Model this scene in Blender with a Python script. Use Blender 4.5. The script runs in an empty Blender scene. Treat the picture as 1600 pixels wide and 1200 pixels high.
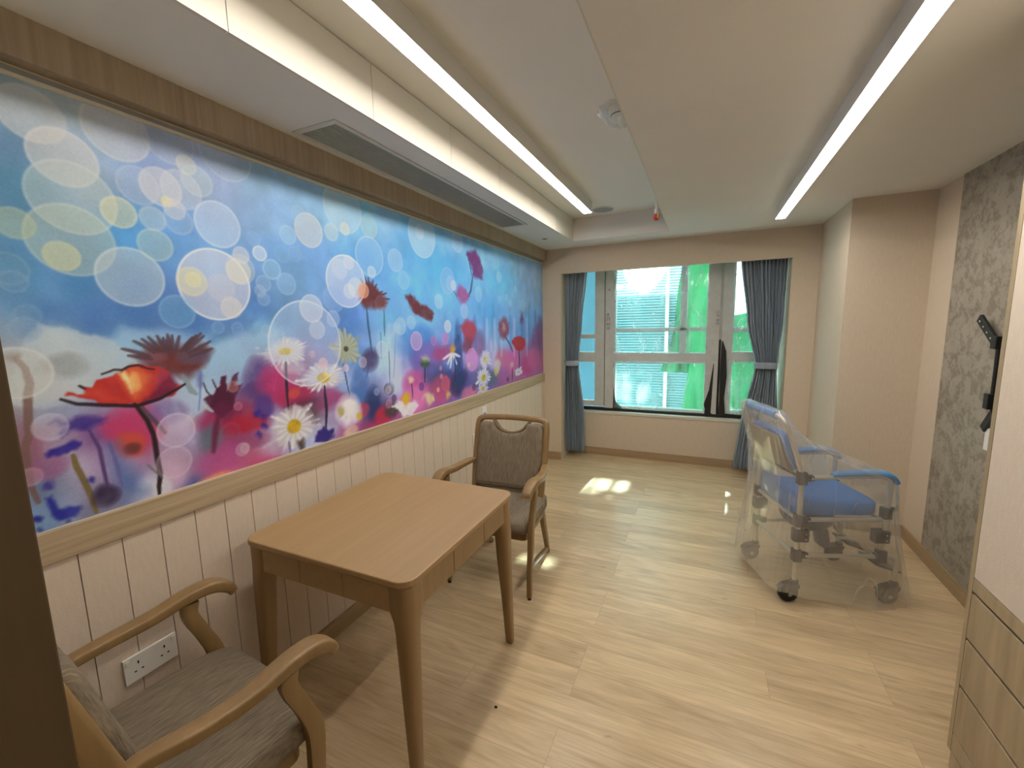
import bpy, bmesh, math, random
import numpy as np
from mathutils import Vector, Matrix
random.seed(7)
PI = math.pi
S = bpy.context.scene
COL = S.collection

# ------------------------------------------------------------ camera, world, sun, exposure
cam_d = bpy.data.cameras.new('camera')
cam = bpy.data.objects.new('camera', cam_d); COL.objects.link(cam)
cam_d.sensor_width = 36.0
cam_d.lens = 14.963
cam_d.clip_start = 0.02
YAW, PITCH, ROLL = -0.42519, 0.13680, -0.02052
def cam_axes():
    f = Vector((math.sin(YAW)*math.cos(PITCH), math.cos(YAW)*math.cos(PITCH), -math.sin(PITCH)))
    r = Vector((math.cos(YAW), -math.sin(YAW), 0)); u = r.cross(f)
    c, s = math.cos(ROLL), math.sin(ROLL)
    return c*r+s*u, -s*r+c*u, f
r_, u_, f_ = cam_axes()
cam.matrix_world = Matrix(((r_.x, u_.x, -f_.x, 1.6296), (r_.y, u_.y, -f_.y, 0.0), (r_.z, u_.z, -f_.z, 1.507), (0, 0, 0, 1)))
S.camera = cam

w = bpy.data.worlds.new('sky'); S.world = w; w.use_nodes = True
bg = w.node_tree.nodes['Background']
bg.inputs['Color'].default_value = (0.90, 0.97, 1.0, 1)
bg.inputs['Strength'].default_value = 6.0

SUN_DIR = Vector((-0.06, -1.0, -0.78))
sd = bpy.data.lights.new('sun', 'SUN'); sd.energy = 30.0; sd.angle = math.radians(1.0); sd.color = (1, .93, .8)
sun = bpy.data.objects.new('sun', sd); COL.objects.link(sun)
sun.rotation_euler = SUN_DIR.to_track_quat('-Z', 'Y').to_euler(); sun.location = (1, 12, 9)

S.view_settings.view_transform = 'Standard'; S.view_settings.look = 'None'
S.view_settings.gamma = 1.0; S.view_settings.use_curve_mapping = False
S.view_settings.exposure = 0.2
STRIP = 36.0      # radiance of the two ceiling strips

# ------------------------------------------------------------ room measures (metres)
XR, YB, YA, H, HR = 2.931, 4.444, 4.783, 2.295, 2.4965
XOL, XOR, ZOP = 0.208, 2.2955, 2.039
XS, XT, YRE, XC, YC, YPAN = 0.447, 1.314, 4.103, 2.493, 3.643, 3.352
ZRAIL, ZMUR, ZVAL, YN = 0.884, 0.977, 2.188, -1.6
ZSILL, YW = 0.512, 4.843

# ------------------------------------------------------------ materials
def lin(c):
    return tuple(((v/255)/12.92 if v/255 <= .04045 else ((v/255+.055)/1.055)**2.4) for v in c)
class N:
    def __init__(s, name):
        s.m = bpy.data.materials.new(name); s.m.use_nodes = True
        s.t = s.m.node_tree; s.b = s.t.nodes['Principled BSDF']; s.out = s.t.nodes['Material Output']
    def n(s, typ, **k):
        q = s.t.nodes.new(typ)
        for a, v in k.items():
            if a[0] == '_': q.inputs[a[1:]].default_value = v
            else: setattr(q, a, v)
        return q
    def l(s, a, b): s.t.links.new(a, b)
    def coord(s, scale=(1, 1, 1), rot=(0, 0, 0), world=True):
        m = s.n('ShaderNodeMapping'); m.inputs['Scale'].default_value = scale; m.inputs['Rotation'].default_value = rot
        if world: s.l(s.n('ShaderNodeNewGeometry').outputs['Position'], m.inputs['Vector'])
        else: s.l(s.n('ShaderNodeTexCoord').outputs['Object'], m.inputs['Vector'])
        return m.outputs['Vector']
    def noise(s, vec, scale=5, detail=4, rough=.55):
        q = s.n('ShaderNodeTexNoise'); q.inputs['Scale'].default_value = scale
        q.inputs['Detail'].default_value = detail; q.inputs['Roughness'].default_value = rough
        s.l(vec, q.inputs['Vector']); return q.outputs['Fac']
    def ramp(s, fac, stops):
        q = s.n('ShaderNodeValToRGB'); e = q.color_ramp.elements
        while len(e) < len(stops): e.new(.5)
        for el, (p, c) in zip(e, stops): el.position = p; el.color = tuple(c)+(1,)
        s.l(fac, q.inputs['Fac']); return q.outputs['Color']
    def mix(s, fac, a, b, mode='MIX'):
        q = s.n('ShaderNodeMix', data_type='RGBA', blend_type=mode)
        for i, v in ((0, fac), (6, a), (7, b)):
            if isinstance(v, (int, float)): q.inputs[i].default_value = v
            elif isinstance(v, tuple): q.inputs[i].default_value = v+(1,)
            else: s.l(v, q.inputs[i])
        return q.outputs[2]
    def bump(s, h, strength=.2, dist=.01):
        q = s.n('ShaderNodeBump'); q.inputs['Strength'].default_value = strength; q.inputs['Distance'].default_value = dist
        s.l(h, q.inputs['Height']); s.l(q.outputs['Normal'], s.b.inputs['Normal'])
    def set(s, **k):
        for a, v in k.items():
            i = s.b.inputs[a.replace('_', ' ')]
            if hasattr(v, 'is_linked'): s.l(v, i)
            else: i.default_value = v+(1,) if isinstance(v, tuple) else v
        return s
def plain(name, c, rough=.5, metal=0.0, var=.06, scale=30, world=False):
    q = N(name); a = lin(c); n = q.noise(q.coord(world=world), scale, 3)
    lo = tuple(v*(1-var) for v in a); hi = tuple(min(1, v*(1+var)) for v in a)
    q.set(Base_Color=q.ramp(n, [(.3, lo), (.7, hi)]), Roughness=rough, Metallic=metal)
    return q.m
def wood(name, c1, c2, axis, rough=.45, grain=38, world=True, c3=None):
    q = N(name); sc = [grain]*3; sc[axis] = 1.6
    n = q.noise(q.coord(tuple(sc), world=world), 1.0, 5, .6)
    sc2 = [6.0]*3; sc2[axis] = .5
    n2 = q.noise(q.coord(tuple(sc2), world=world), 1.0, 2, .5)
    a = q.ramp(n, [(.3, lin(c1)), (.7, lin(c2))])
    b = q.mix(n2, tuple(v*.86 for v in lin(c1)), lin(c2))
    q.set(Base_Color=q.mix(.4, a, b), Roughness=rough)
    q.bump(n, .08, .004)
    return q.m
def paper(name, c, s=220, st=.25):
    q = N(name); n = q.noise(q.coord((1, 1, 1)), s, 2); n2 = q.noise(q.coord((1, 1, .25)), 90, 2)
    a = lin(c); q.set(Base_Color=q.ramp(n2, [(.3, tuple(v*.97 for v in a)), (.7, tuple(min(1, v*1.03) for v in a))]), Roughness=.8)
    q.bump(n, st, .002); return q.m

M = {}
M['wall'] = paper('beige_wallpaper', (206, 191, 170))
M['wain'] = paper('wainscot_board', (212, 196, 180))
M['ceil'] = plain('ceiling_paint', (224, 222, 216), .85, var=.012, scale=4, world=True)
M['fascia'] = plain('fascia_paint', (214, 208, 196), .7, var=.012, scale=4, world=True)
M['lam_y'] = wood('oak_laminate_horizontal', (152, 132, 106), (200, 180, 152), 1, .45, 85)
M['lam_z'] = wood('oak_laminate_vertical', (150, 133, 113), (182, 165, 142), 2, grain=60)
M['skirt_x'] = wood('oak_skirting', (150, 126, 96), (178, 152, 118), 0)
M['skirt_y'] = wood('oak_skirting_side', (150, 126, 96), (178, 152, 118), 1)
M['dark_wood'] = wood('dark_brown_laminate', (84, 66, 42), (98, 78, 52), 2, .6)
M['chair_wood'] = wood('beech_stain', (126, 100, 65), (152, 123, 82), 2, .38, 30, False)
M['table_wood'] = wood('beech_table', (156, 126, 87), (170, 140, 99), 1, .38, 46, False)
M['table_leg'] = wood('beech_table_leg', (136, 107, 71), (155, 126, 88), 2, .38, 40, False)
M['cab_wood'] = wood('oak_cabinet', (140, 122, 94), (190, 170, 138), 2, .5, 17)
M['cab_white'] = paper('cabinet_door', (214, 200, 184), 160, .3)
M['white_pl'] = plain('white_plastic', (228, 226, 220), .35, var=.01)
M['grey_pl'] = plain('grey_plastic', (150, 152, 148), .5, var=.03)
M['black_pl'] = plain('black_plastic', (28, 28, 28), .45, var=.15)
M['dark_slot'] = plain('dark_slot', (14, 14, 14), .8, var=.05)
M['slat'] = plain('grille_slat', (186, 186, 180), .5, var=.02)
M['metal'] = plain('brushed_aluminium', (226, 222, 214), .36, .75, var=.03)
M['white_metal'] = plain('white_metal_trim', (206, 202, 190), .4, .0, var=.02)
M['blue'] = plain('blue_foam', (12, 118, 205), .6, var=.08, scale=200)
M['lblue'] = plain('pale_blue_foam', (84, 150, 214), .6, var=.08, scale=200)
M['pan'] = plain('dark_grey_pan', (84, 86, 96), .4, var=.06)
M['taupe'] = plain('taupe_canvas', (150, 140, 124), .8, var=.08, scale=120)
M['red'] = plain('red_cap', (196, 42, 34), .4, var=.05)
M['amber'] = plain('yellow_gap_mark', (206, 190, 90), .5, var=.05)
M['rubber'] = plain('tyre_rubber', (36, 35, 36), .6, var=.1)
M['ink'] = plain('dark_lettering', (70, 70, 76), .7, var=.05)

def fabric(name, c1, c2, sx=60, sz=700):
    q = N(name); n = q.noise(q.coord((sz, sx, sx), world=False), 1.0, 4, .65); n2 = q.noise(q.coord((700, 700, 700), world=False), 1.0, 2)
    q.set(Base_Color=q.ramp(n, [(.32, lin(c1)), (.68, lin(c2))]), Roughness=.9)
    q.bump(n2, .25, .002); return q.m
M['fabric'] = fabric('streaked_taupe_fabric', (94, 82, 67), (142, 128, 108), 20, 420)

def floor_mat():
    q = N('oak_vinyl_planks'); pos = q.coord((1, 1, 1))
    br = q.n('ShaderNodeTexBrick'); br.offset = .37; br.offset_frequency = 3
    for k, v in (('Scale', 1.0), ('Brick Width', 1.18), ('Row Height', .15), ('Mortar Size', .0012), ('Mortar Smooth', .4), ('Bias', 0.0)): br.inputs[k].default_value = v
    br.inputs['Color1'].default_value = (0, 0, 0, 1); br.inputs['Color2'].default_value = (1, 1, 1, 1); br.inputs['Mortar'].default_value = (.5, .5, .5, 1)
    q.l(pos, br.inputs['Vector'])
    # shift the grain plank by plank
    add = q.n('ShaderNodeVectorMath', operation='MULTIPLY_ADD'); q.l(br.outputs['Color'], add.inputs[0]); add.inputs[1].default_value = (7.3, 3.1, 5.7); q.l(pos, add.inputs[2])
    def st(sx, sy, det, d=0):
        m = q.n('ShaderNodeMapping'); m.inputs['Scale'].default_value = (sx, sy, 1); q.l(add.outputs[0], m.inputs['Vector'])
        t = q.n('ShaderNodeTexNoise'); t.inputs['Scale'].default_value = 1; t.inputs['Detail'].default_value = det; t.inputs['Distortion'].default_value = d
        q.l(m.outputs['Vector'], t.inputs['Vector']); return t.outputs['Fac']
    g = q.ramp(st(2.2, 42, 5, .5), [(.3, lin((164, 138, 104))), (.7, lin((222, 198, 160)))])
    cloud = q.ramp(st(2.4, 11, 4, 1.8), [(.3, lin((156, 130, 98))), (.66, lin((234, 212, 176)))])
    base = q.mix(.5, g, cloud)
    tint = q.mix(br.outputs['Color'], lin((176, 150, 114)), lin((224, 198, 158)))
    base = q.mix(.45, base, tint)
    fine = q.ramp(st(5, 120, 3, .2), [(.35, (.80, .78, .75)), (.6, (1, 1, 1))])
    base = q.mix(.55, base, q.mix(1.0, base, fine, 'MULTIPLY'))
    knot = q.ramp(st(7, 26, 2, .3), [(.70, (1, 1, 1)), (.80, (.62, .52, .42))])
    base = q.mix(.6, base, q.mix(1.0, base, knot, 'MULTIPLY'))
    base = q.mix(q.ramp(br.outputs['Fac'], [(0, (0, 0, 0)), (1, (.45, .45, .45))]), base, lin((120, 92, 62)))
    q.set(Base_Color=base, Roughness=.33); q.b.inputs['Specular IOR Level'].default_value = .6
    q.bump(st(2.2, 60, 4), .06, .003); return q.m
M['floor'] = floor_mat()

def mottled():
    q = N('mottled_grey_wallpaper'); v = q.coord()
    n = q.noise(v, 19, 6, .72); n2 = q.noise(v, 7, 2)
    a = q.ramp(n, [(.44, lin((122, 110, 95))), (.53, lin((160, 151, 137)))]); b = q.ramp(n2, [(.3, lin((134, 124, 108))), (.7, lin((168, 160, 146)))])
    q.set(Base_Color=q.mix(.35, a, b), Roughness=.6); q.bump(n, .15, .002); return q.m
M['mottled'] = mottled()

def emit(name, c, s):
    q = N(name); e = q.n('ShaderNodeEmission'); e.inputs['Color'].default_value = c+(1,); e.inputs['Strength'].default_value = s
    q.l(e.outputs[0], q.out.inputs['Surface']); return q.m
M['strip'] = emit('strip_diffuser', (1.0, .935, .83), STRIP)

def sheet(name, tint, haze, hazefac, gloss=.10, rough=.12, streak=(40, 6, 3), bumpst=.3, var=.5, crease_glint=0.0):
    q = N(name); tr = q.n('ShaderNodeBsdfTransparent'); tr.inputs['Color'].default_value = tint+(1,)
    df = q.n('ShaderNodeBsdfDiffuse'); df.inputs['Color'].default_value = haze+(1,)
    tl = q.n('ShaderNodeBsdfTranslucent'); tl.inputs['Color'].default_value = haze+(1,)
    gl = q.n('ShaderNodeBsdfGlossy'); gl.inputs['Roughness'].default_value = rough; gl.inputs['Color'].default_value = (1, 1, 1, 1)
    n = q.noise(q.coord(streak, world=False), 1.0, 4, .6)
    h = q.n('ShaderNodeMixShader'); h.inputs[0].default_value = .5; q.l(df.outputs[0], h.inputs[1]); q.l(tl.outputs[0], h.inputs[2])
    mr = q.n('ShaderNodeMapRange'); q.l(n, mr.inputs[0]); mr.inputs[1].default_value = .3; mr.inputs[2].default_value = .75
    mr.inputs[3].default_value = hazefac*(1-var); mr.inputs[4].default_value = hazefac*(1+var)
    hz = mr.outputs[0]
    if crease_glint:      # painted glints: thin lines of whiter haze standing in for fold highlights
        n2 = q.noise(q.coord((6, 6, 1.6), world=False), 1.0, 1.5, .4)
        ln = q.ramp(n2, [(.491, (0, 0, 0)), (.5, (1, 1, 1)), (.509, (0, 0, 0))])
        n3 = q.ramp(q.noise(q.coord((4, 4, 4), world=False), 1.0, 2), [(.45, (0, 0, 0)), (.62, (1, 1, 1))])
        mu = q.n('ShaderNodeMath', operation='MULTIPLY'); q.l(ln, mu.inputs[0]); q.l(n3, mu.inputs[1])
        ma = q.n('ShaderNodeMath', operation='MULTIPLY_ADD', use_clamp=True); q.l(mu.outputs[0], ma.inputs[0]); ma.inputs[1].default_value = crease_glint; q.l(hz, ma.inputs[2]); hz = ma.outputs[0]
    a = q.n('ShaderNodeMixShader'); q.l(hz, a.inputs[0]); q.l(tr.outputs[0], a.inputs[1]); q.l(h.outputs[0], a.inputs[2])
    fr = q.n('ShaderNodeLayerWeight'); fr.inputs['Blend'].default_value = .25
    gm = q.n('ShaderNodeMath', operation='MULTIPLY'); q.l(fr.outputs['Facing'], gm.inputs[0]); gm.inputs[1].default_value = gloss*2
    ad = q.n('ShaderNodeMath', operation='ADD'); q.l(gm.outputs[0], ad.inputs[0]); ad.inputs[1].default_value = gloss*.4
    b = q.n('ShaderNodeMixShader'); q.l(ad.outputs[0], b.inputs[0]); q.l(a.outputs[0], b.inputs[1]); q.l(gl.outputs[0], b.inputs[2])
    bp = q.n('ShaderNodeBump'); bp.inputs['Strength'].default_value = bumpst; bp.inputs['Distance'].default_value = .01; q.l(n, bp.inputs['Height'])
    q.l(bp.outputs[0], gl.inputs['Normal']); q.l(b.outputs[0], q.out.inputs['Surface'])
    return q.m
M['bag'] = sheet('clear_polythene', (.975, .975, .965), (.96, .96, .93), .25, .26, .13, (5, 5, 2.0), .2, .2, .3)
M['film'] = sheet('window_film', (.90, .98, .98), (.86, .96, .97), .24, .14, .1, (9, 9, 3.0), .4, .7, .30)
M['clear'] = sheet('clear_wrap', (.96, .97, .95), (.8, .82, .78), .22, .2, .15, (30, 30, 30))
def glass():
    q = N('window_glass'); tr = q.n('ShaderNodeBsdfTransparent'); tr.inputs['Color'].default_value = (.82, .94, .95, 1)
    gl = q.n('ShaderNodeBsdfGlossy'); gl.inputs['Roughness'].default_value = .02
    a = q.n('ShaderNodeMixShader'); a.inputs[0].default_value = .06; q.l(tr.outputs[0], a.inputs[1]); q.l(gl.outputs[0], a.inputs[2]); q.l(a.outputs[0], q.out.inputs['Surface']); return q.m
M['glass'] = glass()
def cloth(name, c, trans, streak=(90, 90, 2), var=.12):
    q = N(name); df = q.n('ShaderNodeBsdfDiffuse'); tl = q.n('ShaderNodeBsdfTranslucent')
    n = q.noise(q.coord(streak, world=False), 1.0, 3); a = lin(c)
    col = q.ramp(n, [(.3, tuple(v*(1-var) for v in a)), (.7, tuple(min(1, v*(1+var)) for v in a))])
    q.l(col, df.inputs['Color']); q.l(col, tl.inputs['Color'])
    m = q.n('ShaderNodeMixShader'); m.inputs[0].default_value = trans; q.l(df.outputs[0], m.inputs[1]); q.l(tl.outputs[0], m.inputs[2]); q.l(m.outputs[0], q.out.inputs['Surface']); return q.m
M['curtain'] = cloth('blue_grey_curtain', (160, 173, 185), .15)
M['net'] = cloth('green_scaffold_net', (14, 158, 92), .5, (3, 3, .6), .4)
M['blocker_cloth'] = cloth('white_blocker_cloth', (225, 235, 235), .5)  # cloth of the unseen sun blocker added outside the window
M['wrap'] = plain('frame_wrap', (196, 196, 192), .45, var=.06, scale=14)
M['louvre'] = plain('pale_louvre', (116, 166, 168), .5, var=.1, scale=3)
M['teal'] = plain('teal_panel', (26, 78, 90), .5, var=.1, scale=3)
def mural_mat():
    q = N('printed_mural'); at = q.n('ShaderNodeVertexColor', layer_name='art')
    n = q.noise(q.coord((1, 1, 1)), 160, 2)
    q.set(Base_Color=q.mix(.06, at.outputs['Color'], q.ramp(n, [(.3, (0, 0, 0)), (.7, (1, 1, 1))]), 'OVERLAY'), Roughness=.42)
    q.b.inputs['Specular IOR Level'].default_value = .35
    return q.m
M['mural'] = mural_mat()

# ------------------------------------------------------------ mesh builder
class G:
    def __init__(s): s.v = []; s.f = []; s.mi = []
    def add(s, vs, fs, xf=None):
        o = len(s.v)
        s.v += [tuple(xf @ Vector(p)) if xf else tuple(p) for p in vs]; s.f += [tuple(i+o for i in q) for q in fs]; return s
    def box(s, x0, x1, y0, y1, z0, z1, xf=None):
        vs = [(x, y, z) for z in (z0, z1) for y in (y0, y1) for x in (x0, x1)]
        return s.add(vs, [(0, 2, 3, 1), (4, 5, 7, 6), (0, 1, 5, 4), (2, 6, 7, 3), (0, 4, 6, 2), (1, 3, 7, 5)], xf)
    def prism(s, poly, a, b, axis=2, xf=None):
        n = len(poly)
        def P(p, h):
            return {0: (h, p[0], p[1]), 1: (p[0], h, p[1]), 2: (p[0], p[1], h)}[axis]
        vs = [P(p, a) for p in poly]+[P(p, b) for p in poly]
        fs = [tuple(range(n))[::-1], tuple(range(n, 2*n))]+[(i, (i+1) % n, n+(i+1) % n, n+i) for i in range(n)]
        return s.add(vs, fs, xf)
    def sweep(s, pts, sec, side=(1, 0, 0), n=12, e=.55, closed=False, sub=6, xf=None):
        P = [Vector(p) for p in pts]; m = len(P)
        W = [sec]*m if isinstance(sec, tuple) else list(sec)
        Q = []; R = []
        seg = m if closed else m-1
        for i in range(seg):
            p1, p2 = P[i], P[(i+1) % m]; p0 = P[(i-1) % m] if closed or i else p1*2-p2; p3 = P[(i+2) % m] if closed or i+2 < m else p2*2-p1
            for k in range(sub):
                t = k/sub
                Q.append(.5*((2*p1)+(p2-p0)*t+(2*p0-5*p1+4*p2-p3)*t*t+(3*p1-p0-3*p2+p3)*t**3))
                R.append((W[i][0]*(1-t)+W[(i+1) % m][0]*t, W[i][1]*(1-t)+W[(i+1) % m][1]*t))
        if not closed: Q.append(P[-1]); R.append(W[-1])
        vs = []; M_ = len(Q); sd = Vector(side)
        for i in range(M_):
            a = Q[(i-1) % M_] if closed or i else Q[i]; b = Q[(i+1) % M_] if closed or i+1 < M_ else Q[i]
            t = (b-a).normalized(); x = sd-t*sd.dot(t)
            if x.length < .05: x = Vector((0, 1, 0))-t*t.y
            x.normalize(); y = t.cross(x)
            for k in range(n):
                c, q = math.cos(2*PI*(k+.5)/n), math.sin(2*PI*(k+.5)/n)
                vs.append(Q[i]+x*(math.copysign(abs(c)**e, c)*R[i][0]/2)+y*(math.copysign(abs(q)**e, q)*R[i][1]/2))
        fs = []
        for i in range(M_ if closed else M_-1):
            j = (i+1) % M_
            fs += [(i*n+k, i*n+(k+1) % n, j*n+(k+1) % n, j*n+k) for k in range(n)]
        if not closed: fs += [tuple(range(n))[::-1], tuple((M_-1)*n+k for k in range(n))]
        return s.add([tuple(v) for v in vs], fs, xf)
    def tube(s, pts, r, n=12, sub=6, xf=None, side=(.3, .5, .81)): return s.sweep(pts, (2*r, 2*r), side, n, 1.0, False, sub, xf)
    def lathe(s, prof, n=24, xf=None):
        vs = [(r*math.cos(2*PI*k/n), r*math.sin(2*PI*k/n), z) for r, z in prof for k in range(n)]
        fs = [(i*n+k, i*n+(k+1) % n, (i+1)*n+(k+1) % n, (i+1)*n+k) for i in range(len(prof)-1) for k in range(n)]
        fs += [tuple(range(n))[::-1], tuple((len(prof)-1)*n+k for k in range(n))]
        return s.add(vs, fs, xf)
    def cyl(s, c, axis, r, h, n=20, xf=None):
        q = Vector((0, 0, 1)).rotation_difference(Vector(axis)).to_matrix().to_4x4(); q.translation = Vector(c)
        return s.lathe([(r*.92, -h/2), (r, -h/2+min(h, r)*.08), (r, h/2-min(h, r)*.08), (r*.92, h/2)], n, xf @ q if xf else q)
    def blob(s, c, r, e1=.45, e2=.45, nu=28, nv=14, fn=None, xf=None):
        vs = []; f = lambda v, e: math.copysign(abs(v)**e, v)
        for j in range(nv+1):
            a = -PI/2+PI*j/nv
            for i in range(nu):
                b = 2*PI*i/nu
                p = [c[0]+r[0]*f(math.cos(a), e1)*f(math.cos(b), e2), c[1]+r[1]*f(math.cos(a), e1)*f(math.sin(b), e2), c[2]+r[2]*f(math.sin(a), e1)]
                vs.append(tuple(fn(p)) if fn else tuple(p))
        fs = [(j*nu+i, j*nu+(i+1) % nu, (j+1)*nu+(i+1) % nu, (j+1)*nu+i) for j in range(nv) for i in range(nu)]
        return s.add(vs, fs, xf)
    def grid(s, fn, nu, nv, close_u=False):
        vs = [tuple(fn(i/nu, j/nv)) for j in range(nv+1) for i in range(nu if close_u else nu+1)]
        w_ = nu if close_u else nu+1
        fs = [(j*w_+i, j*w_+(i+1) % w_, (j+1)*w_+(i+1) % w_, (j+1)*w_+i) for j in range(nv) for i in range(nu)]
        return s.add(vs, fs)
    def mesh(s, name, bevel=0, smooth=False, seg=2):
        me = bpy.data.meshes.new(name); me.from_pydata(s.v, [], s.f); me.validate(); me.update()
        b = bmesh.new(); b.from_mesh(me)
        bmesh.ops.remove_doubles(b, verts=b.verts, dist=1e-6)
        if bevel:
            ed = [q for q in b.edges if len(q.link_faces) == 2 and q.calc_face_angle(0) > .6]
            bmesh.ops.bevel(b, geom=ed, offset=bevel, segments=seg, affect='EDGES', profile=.6, clamp_overlap=True)
        bmesh.ops.recalc_face_normals(b, faces=b.faces)
        if smooth:
            for q in b.faces: q.smooth = True
            for q in b.edges:
                if len(q.link_faces) == 2 and q.calc_face_angle(0) > .75: q.smooth = False
        b.to_mesh(me); b.free(); return me
    def build(s, name, mat, parent=None, bevel=0, smooth=False, loc=None, solid=0):
        o = bpy.data.objects.new(name, s.mesh(name, bevel, smooth)); COL.objects.link(o)
        if mat: o.data.materials.append(M[mat] if isinstance(mat, str) else mat)
        if parent: o.parent = parent
        if loc: o.location = loc
        if solid:
            m = o.modifiers.new('thickness', 'SOLIDIFY'); m.thickness = solid; m.offset = 0
        return o
def tag(o, label, cat, group=None, kind=None):
    if label: o['label'] = label
    if cat: o['category'] = cat
    if group: o['group'] = group
    if kind: o['kind'] = kind
    return o
def thing(name, label, cat, loc=(0, 0, 0), rz=0, group=None):
    o = bpy.data.objects.new(name, None); COL.objects.link(o); o.empty_display_size = .1
    o.location = loc; o.rotation_euler = (0, 0, rz); return tag(o, label, cat, group)
def struct(g, name, mat, parent=None, bevel=0, smooth=False):
    o = g.build(name, mat, parent, bevel, smooth)
    if not parent: o['kind'] = 'structure'
    return o

# ------------------------------------------------------------ room shell
g = G(); g.box(-.12, 3.1, YN, 5.05, -.06, 0); struct(g, 'floor', 'floor')
struct(G().box(-.12, 0, YN, YB+.6, 0, 2.75), 'wall_left', 'wall')
g = G(); g.box(0, XOL, YB, YA, 0, HR+.1); g.box(XOR, XC, YB, YA, 0, HR+.1); g.box(XOL, XOR, YB, YB+.05, ZOP, HR+.1)
struct(g, 'wall_back', 'wall')
g = G(); g.box(XC, 3.06, YC, YB+.4, 0, HR+.1); g.box(XR, 3.06, YN, YC, 0, HR+.1); struct(g, 'wall_right', 'wall')
struct(G().box(-.12, 3.06, YN-.1, YN, 0, 2.75), 'wall_near', 'wall')
g = G(); g.box(-.12, 3.06, YA, YA+.16, 0, ZSILL-.03); struct(g, 'wall_alcove', 'wall')
g = G(); g.box(XOL, XOR, YB+.05, YA+.3, 2.13, 2.2); g.box(XOL-.02, XOL, YA, 5.05, ZSILL, 2.2); g.box(XOR, XOR+.02, YA, 5.05, ZSILL, 2.2)
g.box(-.2, XOL-.02, YA, 5.05, 0, 2.75); g.box(XOR+.02, 3.1, YA, 5.05, 0, 2.75); g.box(XOL-.02, XOR+.02, YA+.02, 5.05, 2.13, 2.75)
struct(g, 'wall_alcove_surround', 'wall')
g = G(); g.box(XOL, XOR, YA-.008, 5.0, ZSILL-.03, ZSILL); struct(g, 'trim_1', 'white_metal', bevel=.003)       # window sill
# ceiling: lower boards with seam gaps, raised tray over the left half
SEAM = 2.3
YT0 = .30; YJ = .1655
g = G()
g.box(0, XS-.012, YN, YB, H, H+.03); g.box(XS-.012, XT, YRE+.012, YB, H, H+.03); g.box(XT, XR+.02, YN, YB, H, H+.03); g.box(XS-.012, XT, YN, YT0, H, H+.03)
g.box(XT, XT+.012, YT0, YRE+.012, H+.03, HR); g.box(XS, XT, YRE, YRE+.012, H+.0005, HR); g.box(XS, XT, YT0-.012, YT0, H+.03, HR)
g.box(XS-.02, XT+.02, YT0, YRE+.02, HR, HR+.03)
struct(g, 'ceiling', 'ceil')
struct(G().box(XT-.0035, XT+.0015, YT0, YRE, H-.0015, H+.014), 'trim_7', 'white_metal')       # bead on the tray edge
struct(G().box(-.12, 3.06, YN-.1, YB+.6, HR+.05, HR+.13), 'ceiling_slab', 'ceil')
# removable fascia boards on the left side of the tray
seams = [YT0, .835, 1.384, 1.935, 2.483, 3.03, 3.58, YRE]
fas = thing('fascia_panel', None, None); fas['kind'] = 'structure'; fas.name = 'trim_2'
for a, b in zip(seams, seams[1:]):
    G().box(XS-.012, XS, a+.0015, b-.0015, H-.001, HR-.004).build('fascia_board', 'fascia', fas)
# left wall dressing: rail, valance, mural, grooved wainscot
g = G(); g.box(0, .02, YJ, YB, ZRAIL, ZMUR-.004); struct(g, 'trim_3', 'lam_y', bevel=.002)
g = G(); g.box(0, .052, YJ, YB, ZVAL, H); struct(g, 'trim_4', 'lam_z', bevel=.001)
poly = [(YJ, 0), (YJ, .012)]
y = .5256-.1035*3
while y < YB-.02:
    poly += [(y-.0015, .012), (y-.001, .006), (y+.001, .006), (y+.0015, .012)]; y += .1035
poly += [(YB, .012), (YB, 0)]
g = G(); n = len(poly)
g.add([(x, yy, z) for z in (.0, ZRAIL) for yy, x in poly], [(i, (i+1) % n, n+(i+1) % n, n+i) for i in range(n)])
struct(g, 'trim_5', 'wain')
# mottled wallpaper strip on the right wall
g = G(); g.box(XR-.006, XR, 1.6, YPAN, .085, H); struct(g, 'trim_6', 'mottled')
# skirting
g = G(); g.box(.012, .026, YJ, YB, 0, .085); struct(g, 'baseboard_left', 'skirt_y', bevel=.002)
g = G(); g.box(.026, XOL, YB-.014, YB, 0, .085); g.box(XOR, XC, YB-.014, YB, 0, .085); g.box(XOL, XOR, YA-.014, YA, 0, .085); struct(g, 'baseboard_back', 'skirt_x', bevel=.002)
g = G(); g.box(XR-.014, XR, 1.6, YC-.014, 0, .085); struct(g, 'baseboard_right', 'skirt_y', bevel=.002)
g = G(); g.box(XC, XR, YC-.014, YC, 0, .085); g.box(XC-.014, XC, YC-.014, YB-.014, 0, .085); struct(g, 'baseboard_column', 'skirt_x', bevel=.002)

# ------------------------------------------------------------ ceiling fittings
def strip_light(x0, x1, y0, y1, z, dp, label):
    t = thing('strip_light', label, 'ceiling light', ((x0+x1)/2, y1, z), 0, 'linear ceiling lights')
    c = (x1-x0)/2
    G().box(-c, c, y0-y1, 0, -dp, -.0005).build('housing', 'ceil', t)
    G().box(-c+.0005, c-.0005, y0-y1+.001, -.001, -dp-.0012, -dp).build('diffuser', 'strip', t)
strip_light(.677, .744, .45, 3.62, HR, .0825, 'glowing strip light in the raised ceiling tray, nearer the flower mural')
strip_light(2.060, 2.119, .45, 3.68, H, .073, 'glowing strip light in the low ceiling, on the side of the grey wallpaper')

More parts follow.
